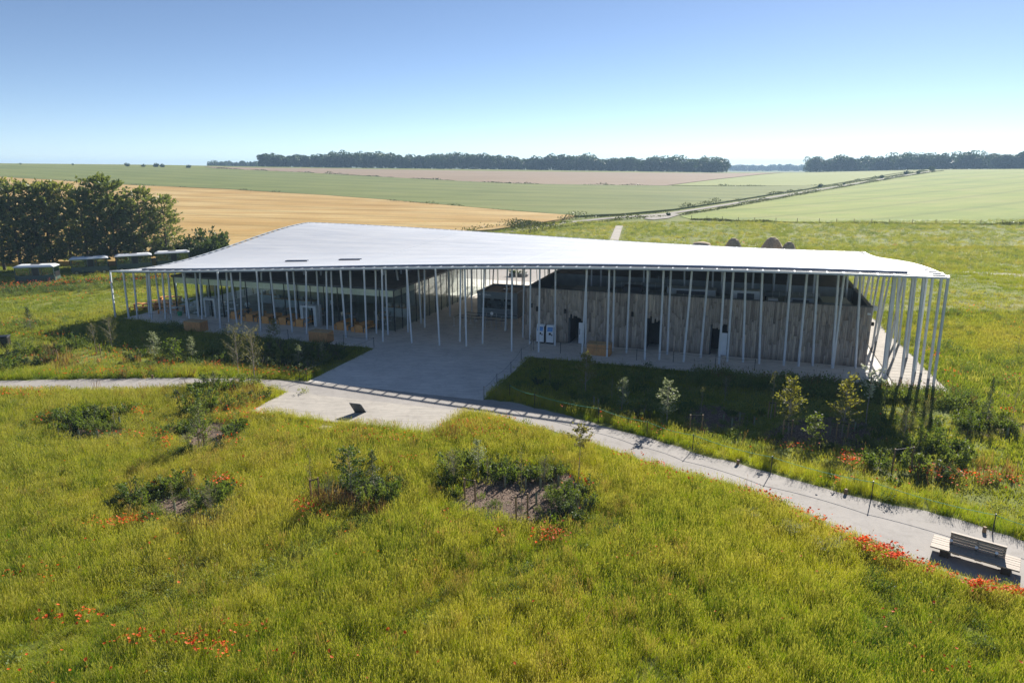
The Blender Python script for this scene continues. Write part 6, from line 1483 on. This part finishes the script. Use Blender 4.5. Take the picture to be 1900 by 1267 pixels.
# ------------------------------------------------------------------ poppies
def poppies():
    r = np.random.default_rng(8); V, Fc, mi = [], [], []
    cl = [(505, 690, 40, 9, 60), (470, 688, 20, 6, 25), (235, 690, 30, 8, 60), (175, 690, 40, 7, 45), (130, 688, 40, 6, 25), (190, 665, 35, 7, 40), (315, 672, 20, 4, 30), (405, 678, 18, 5, 30), (220, 650, 40, 6, 25), (60, 660, 50, 8, 30), (85, 622, 40, 6, 40), (45, 600, 40, 5, 35), (60, 558, 60, 5, 30), (150, 545, 60, 4, 22),
          (30, 727, 35, 5, 70), (60, 732, 30, 5, 40), (260, 762, 14, 6, 30), (85, 775, 12, 8, 15), (240, 803, 30, 5, 30), (430, 765, 35, 18, 60), (470, 745, 30, 12, 50), (335, 740, 14, 6, 14), (305, 815, 10, 15, 30), (430, 815, 15, 8, 20),
          (560, 795, 30, 8, 15), (735, 812, 40, 5, 60), (640, 800, 30, 6, 18), (690, 800, 40, 6, 20), (880, 800, 35, 14, 110), (860, 785, 20, 6, 40), (910, 795, 30, 12, 50), (925, 778, 25, 5, 25), (740, 855, 30, 8, 10), (760, 848, 20, 6, 10),
          (190, 972, 18, 7, 24), (230, 965, 12, 6, 25), (250, 962, 18, 8, 26), (410, 890, 16, 8, 40), (435, 895, 12, 6, 12), (285, 900, 8, 5, 10), (330, 882, 20, 6, 10), (565, 940, 14, 10, 40), (590, 950, 10, 6, 8), (1018, 990, 24, 14, 60), (925, 985, 8, 8, 10), (825, 955, 6, 5, 6), (1085, 895, 20, 8, 14),
          (75, 1060, 40, 14, 14), (110, 1140, 30, 14, 18), (165, 1145, 15, 10, 14), (250, 1185, 30, 14, 28), (360, 1190, 30, 12, 36), (410, 1205, 16, 16, 26), (460, 1160, 30, 8, 14), (25, 1070, 20, 10, 6), (300, 1010, 60, 20, 10), (1180, 1025, 30, 15, 8), (1640, 1150, 60, 30, 8), (1750, 1230, 60, 25, 10), (600, 1200, 120, 40, 10), (100, 1230, 60, 20, 10),
          (1210, 862, 14, 4, 22), (1160, 845, 20, 4, 14), (1255, 882, 30, 5, 18), (1310, 892, 25, 5, 16), (1400, 912, 30, 8, 36), (1440, 925, 18, 6, 30), (1490, 950, 14, 6, 25), (1520, 966, 12, 5, 24), (1560, 985, 14, 5, 36), (1600, 1003, 16, 5, 60), (1635, 1018, 16, 5, 90), (1665, 1032, 14, 4, 60), (1700, 1044, 14, 4, 25), (1730, 1056, 12, 4, 20), (1765, 1068, 12, 4, 18), (1815, 1083, 18, 3.5, 70), (1860, 1095, 22, 3.5, 70), (1895, 1100, 18, 3.5, 50),
          (1580, 855, 14, 6, 50), (1565, 845, 20, 6, 25), (1475, 830, 20, 5, 24), (1725, 870, 20, 6, 36), (1790, 880, 40, 9, 60), (1850, 885, 40, 12, 50), (1550, 890, 30, 6, 14), (1680, 940, 40, 8, 20), (1130, 765, 20, 6, 10), (1190, 785, 30, 6, 22), (1240, 800, 30, 6, 16), (1045, 755, 12, 5, 8),
          (1735, 660, 5, 4, 24), (1770, 690, 14, 6, 22), (1755, 715, 14, 4, 14), (1720, 648, 10, 4, 12), (1800, 575, 20, 8, 12), (1660, 455, 6, 3, 30), (1330, 452, 30, 2, 36), (1390, 452, 25, 2, 24), (1880, 700, 20, 10, 20), (1890, 600, 20, 12, 12), (1870, 760, 20, 6, 14), (1450, 684, 45, 4, 50), (1540, 690, 30, 4, 50), (1400, 682, 30, 3, 40), (1600, 700, 40, 5, 30)]
    P = []
    for x, y, sx, sy, n in cl:
        for _ in range(int(n*1.15)):
            q = gp(x + r.normal(0, sx*.9), y + r.normal(0, sy*.7), .42 if y > 640 else .3); P.append((q.x, q.y, 1.0))
    for k in range(420):
        x = r.uniform(-40, 320); q = gp(x, 541 - x*.068 + r.normal(0, 4)); P.append((q.x, q.y, 1.6))
    for k in range(160):
        q = (r.uniform(-25, 25), r.uniform(14, 44)); P.append((q[0], q[1], .9))
    P = np.array(P); P = P[free(P[:, :2], False)]
    for x, y, m in P:
        h = r.uniform(.38, .62)*(1.6 if m > 1.5 else 1); s = r.uniform(.042, .064)*(1.25 if y > 70 else 1.0); z0 = float(hterr(x, y)); tx, ty = r.normal(0, .35, 2); n = len(V)
        c = np.array([x, y, z0+h]); V.append(c - np.array([0, 0, s*.35]))
        for a in range(5):
            t = a*1.2566 + r.uniform(-.2, .2); ro = s*r.uniform(.85, 1.2); V.append(c + np.array([math.cos(t)*ro, math.sin(t)*ro, ro*(tx*math.cos(t) + ty*math.sin(t)) + s*.25]))
        for a in range(5): Fc.append((n, n+1+a, n+1+(a+1) % 5)); mi.append(0)
        n = len(V); V += [np.array([x-.006, y, z0]), np.array([x+.006, y, z0]), np.array([x, y, z0+h-s*.3])]; Fc.append((n, n+1, n+2)); mi.append(1)
    return tag(obj('poppies', npmesh('poppies', V, Fc, [M['poppy'], M['g_rough']], mi)), 'scattered red poppies through the grass and along the path edges', 'poppies', None, 'stuff')
poppies()
# wood chips on the beds
def chips():
    r = np.random.default_rng(12); PP = []
    for b in BEDS:
        b = np.array(b); x0, y0 = b.min(0); x1, y1 = b.max(0); n = int((x1-x0)*(y1-y0)*55); q = np.stack([r.uniform(x0, x1, n), r.uniform(y0, y1, n)], 1); PP.append(q[inpoly(q, b)])
    P = np.vstack(PP); V, Fc = leaves(np.column_stack([P, r.uniform(.025, .05, len(P))]), np.column_stack([r.normal(0, 1, (len(P), 2)), np.zeros(len(P))]), .11, .06, r, .15)
    tag(obj('wood_chips', npmesh('wood_chips', V, Fc, M['chip'])), 'loose wood chips covering the mulch beds', 'mulch', None, 'stuff')
chips()
# foliage of the yard trough
troot = [o for o in bpy.data.objects if o.name == 'planter_trough'][0]
fo = obj('foliage', shrub_mesh('foliage', M['shrub_dark'], 63, .7, .45, 30, 20, .12), troot, (0, 0, .4)); fo.scale = (2.6, .9, 1)

# ------------------------------------------------------------------ haze
hz, hn, ho = _mat('haze_air')
pv = N(hn, "VolumePrincipled"); pv.inputs['Color'].default_value = (.50, .73, 1.0, 1); pv.inputs['Density'].default_value = HAZE_DENSITY; pv.inputs['Anisotropy'].default_value = .1
L(hn, pv.outputs[0], ho.inputs['Volume'])
if HAZE_DENSITY > 0:
    h_ = MB().box((-4100, -380, -14), (4100, 4500, 48)).build('haze', hz); tag(h_, 'thin pale summer haze over the whole landscape', 'haze', None, 'stuff')
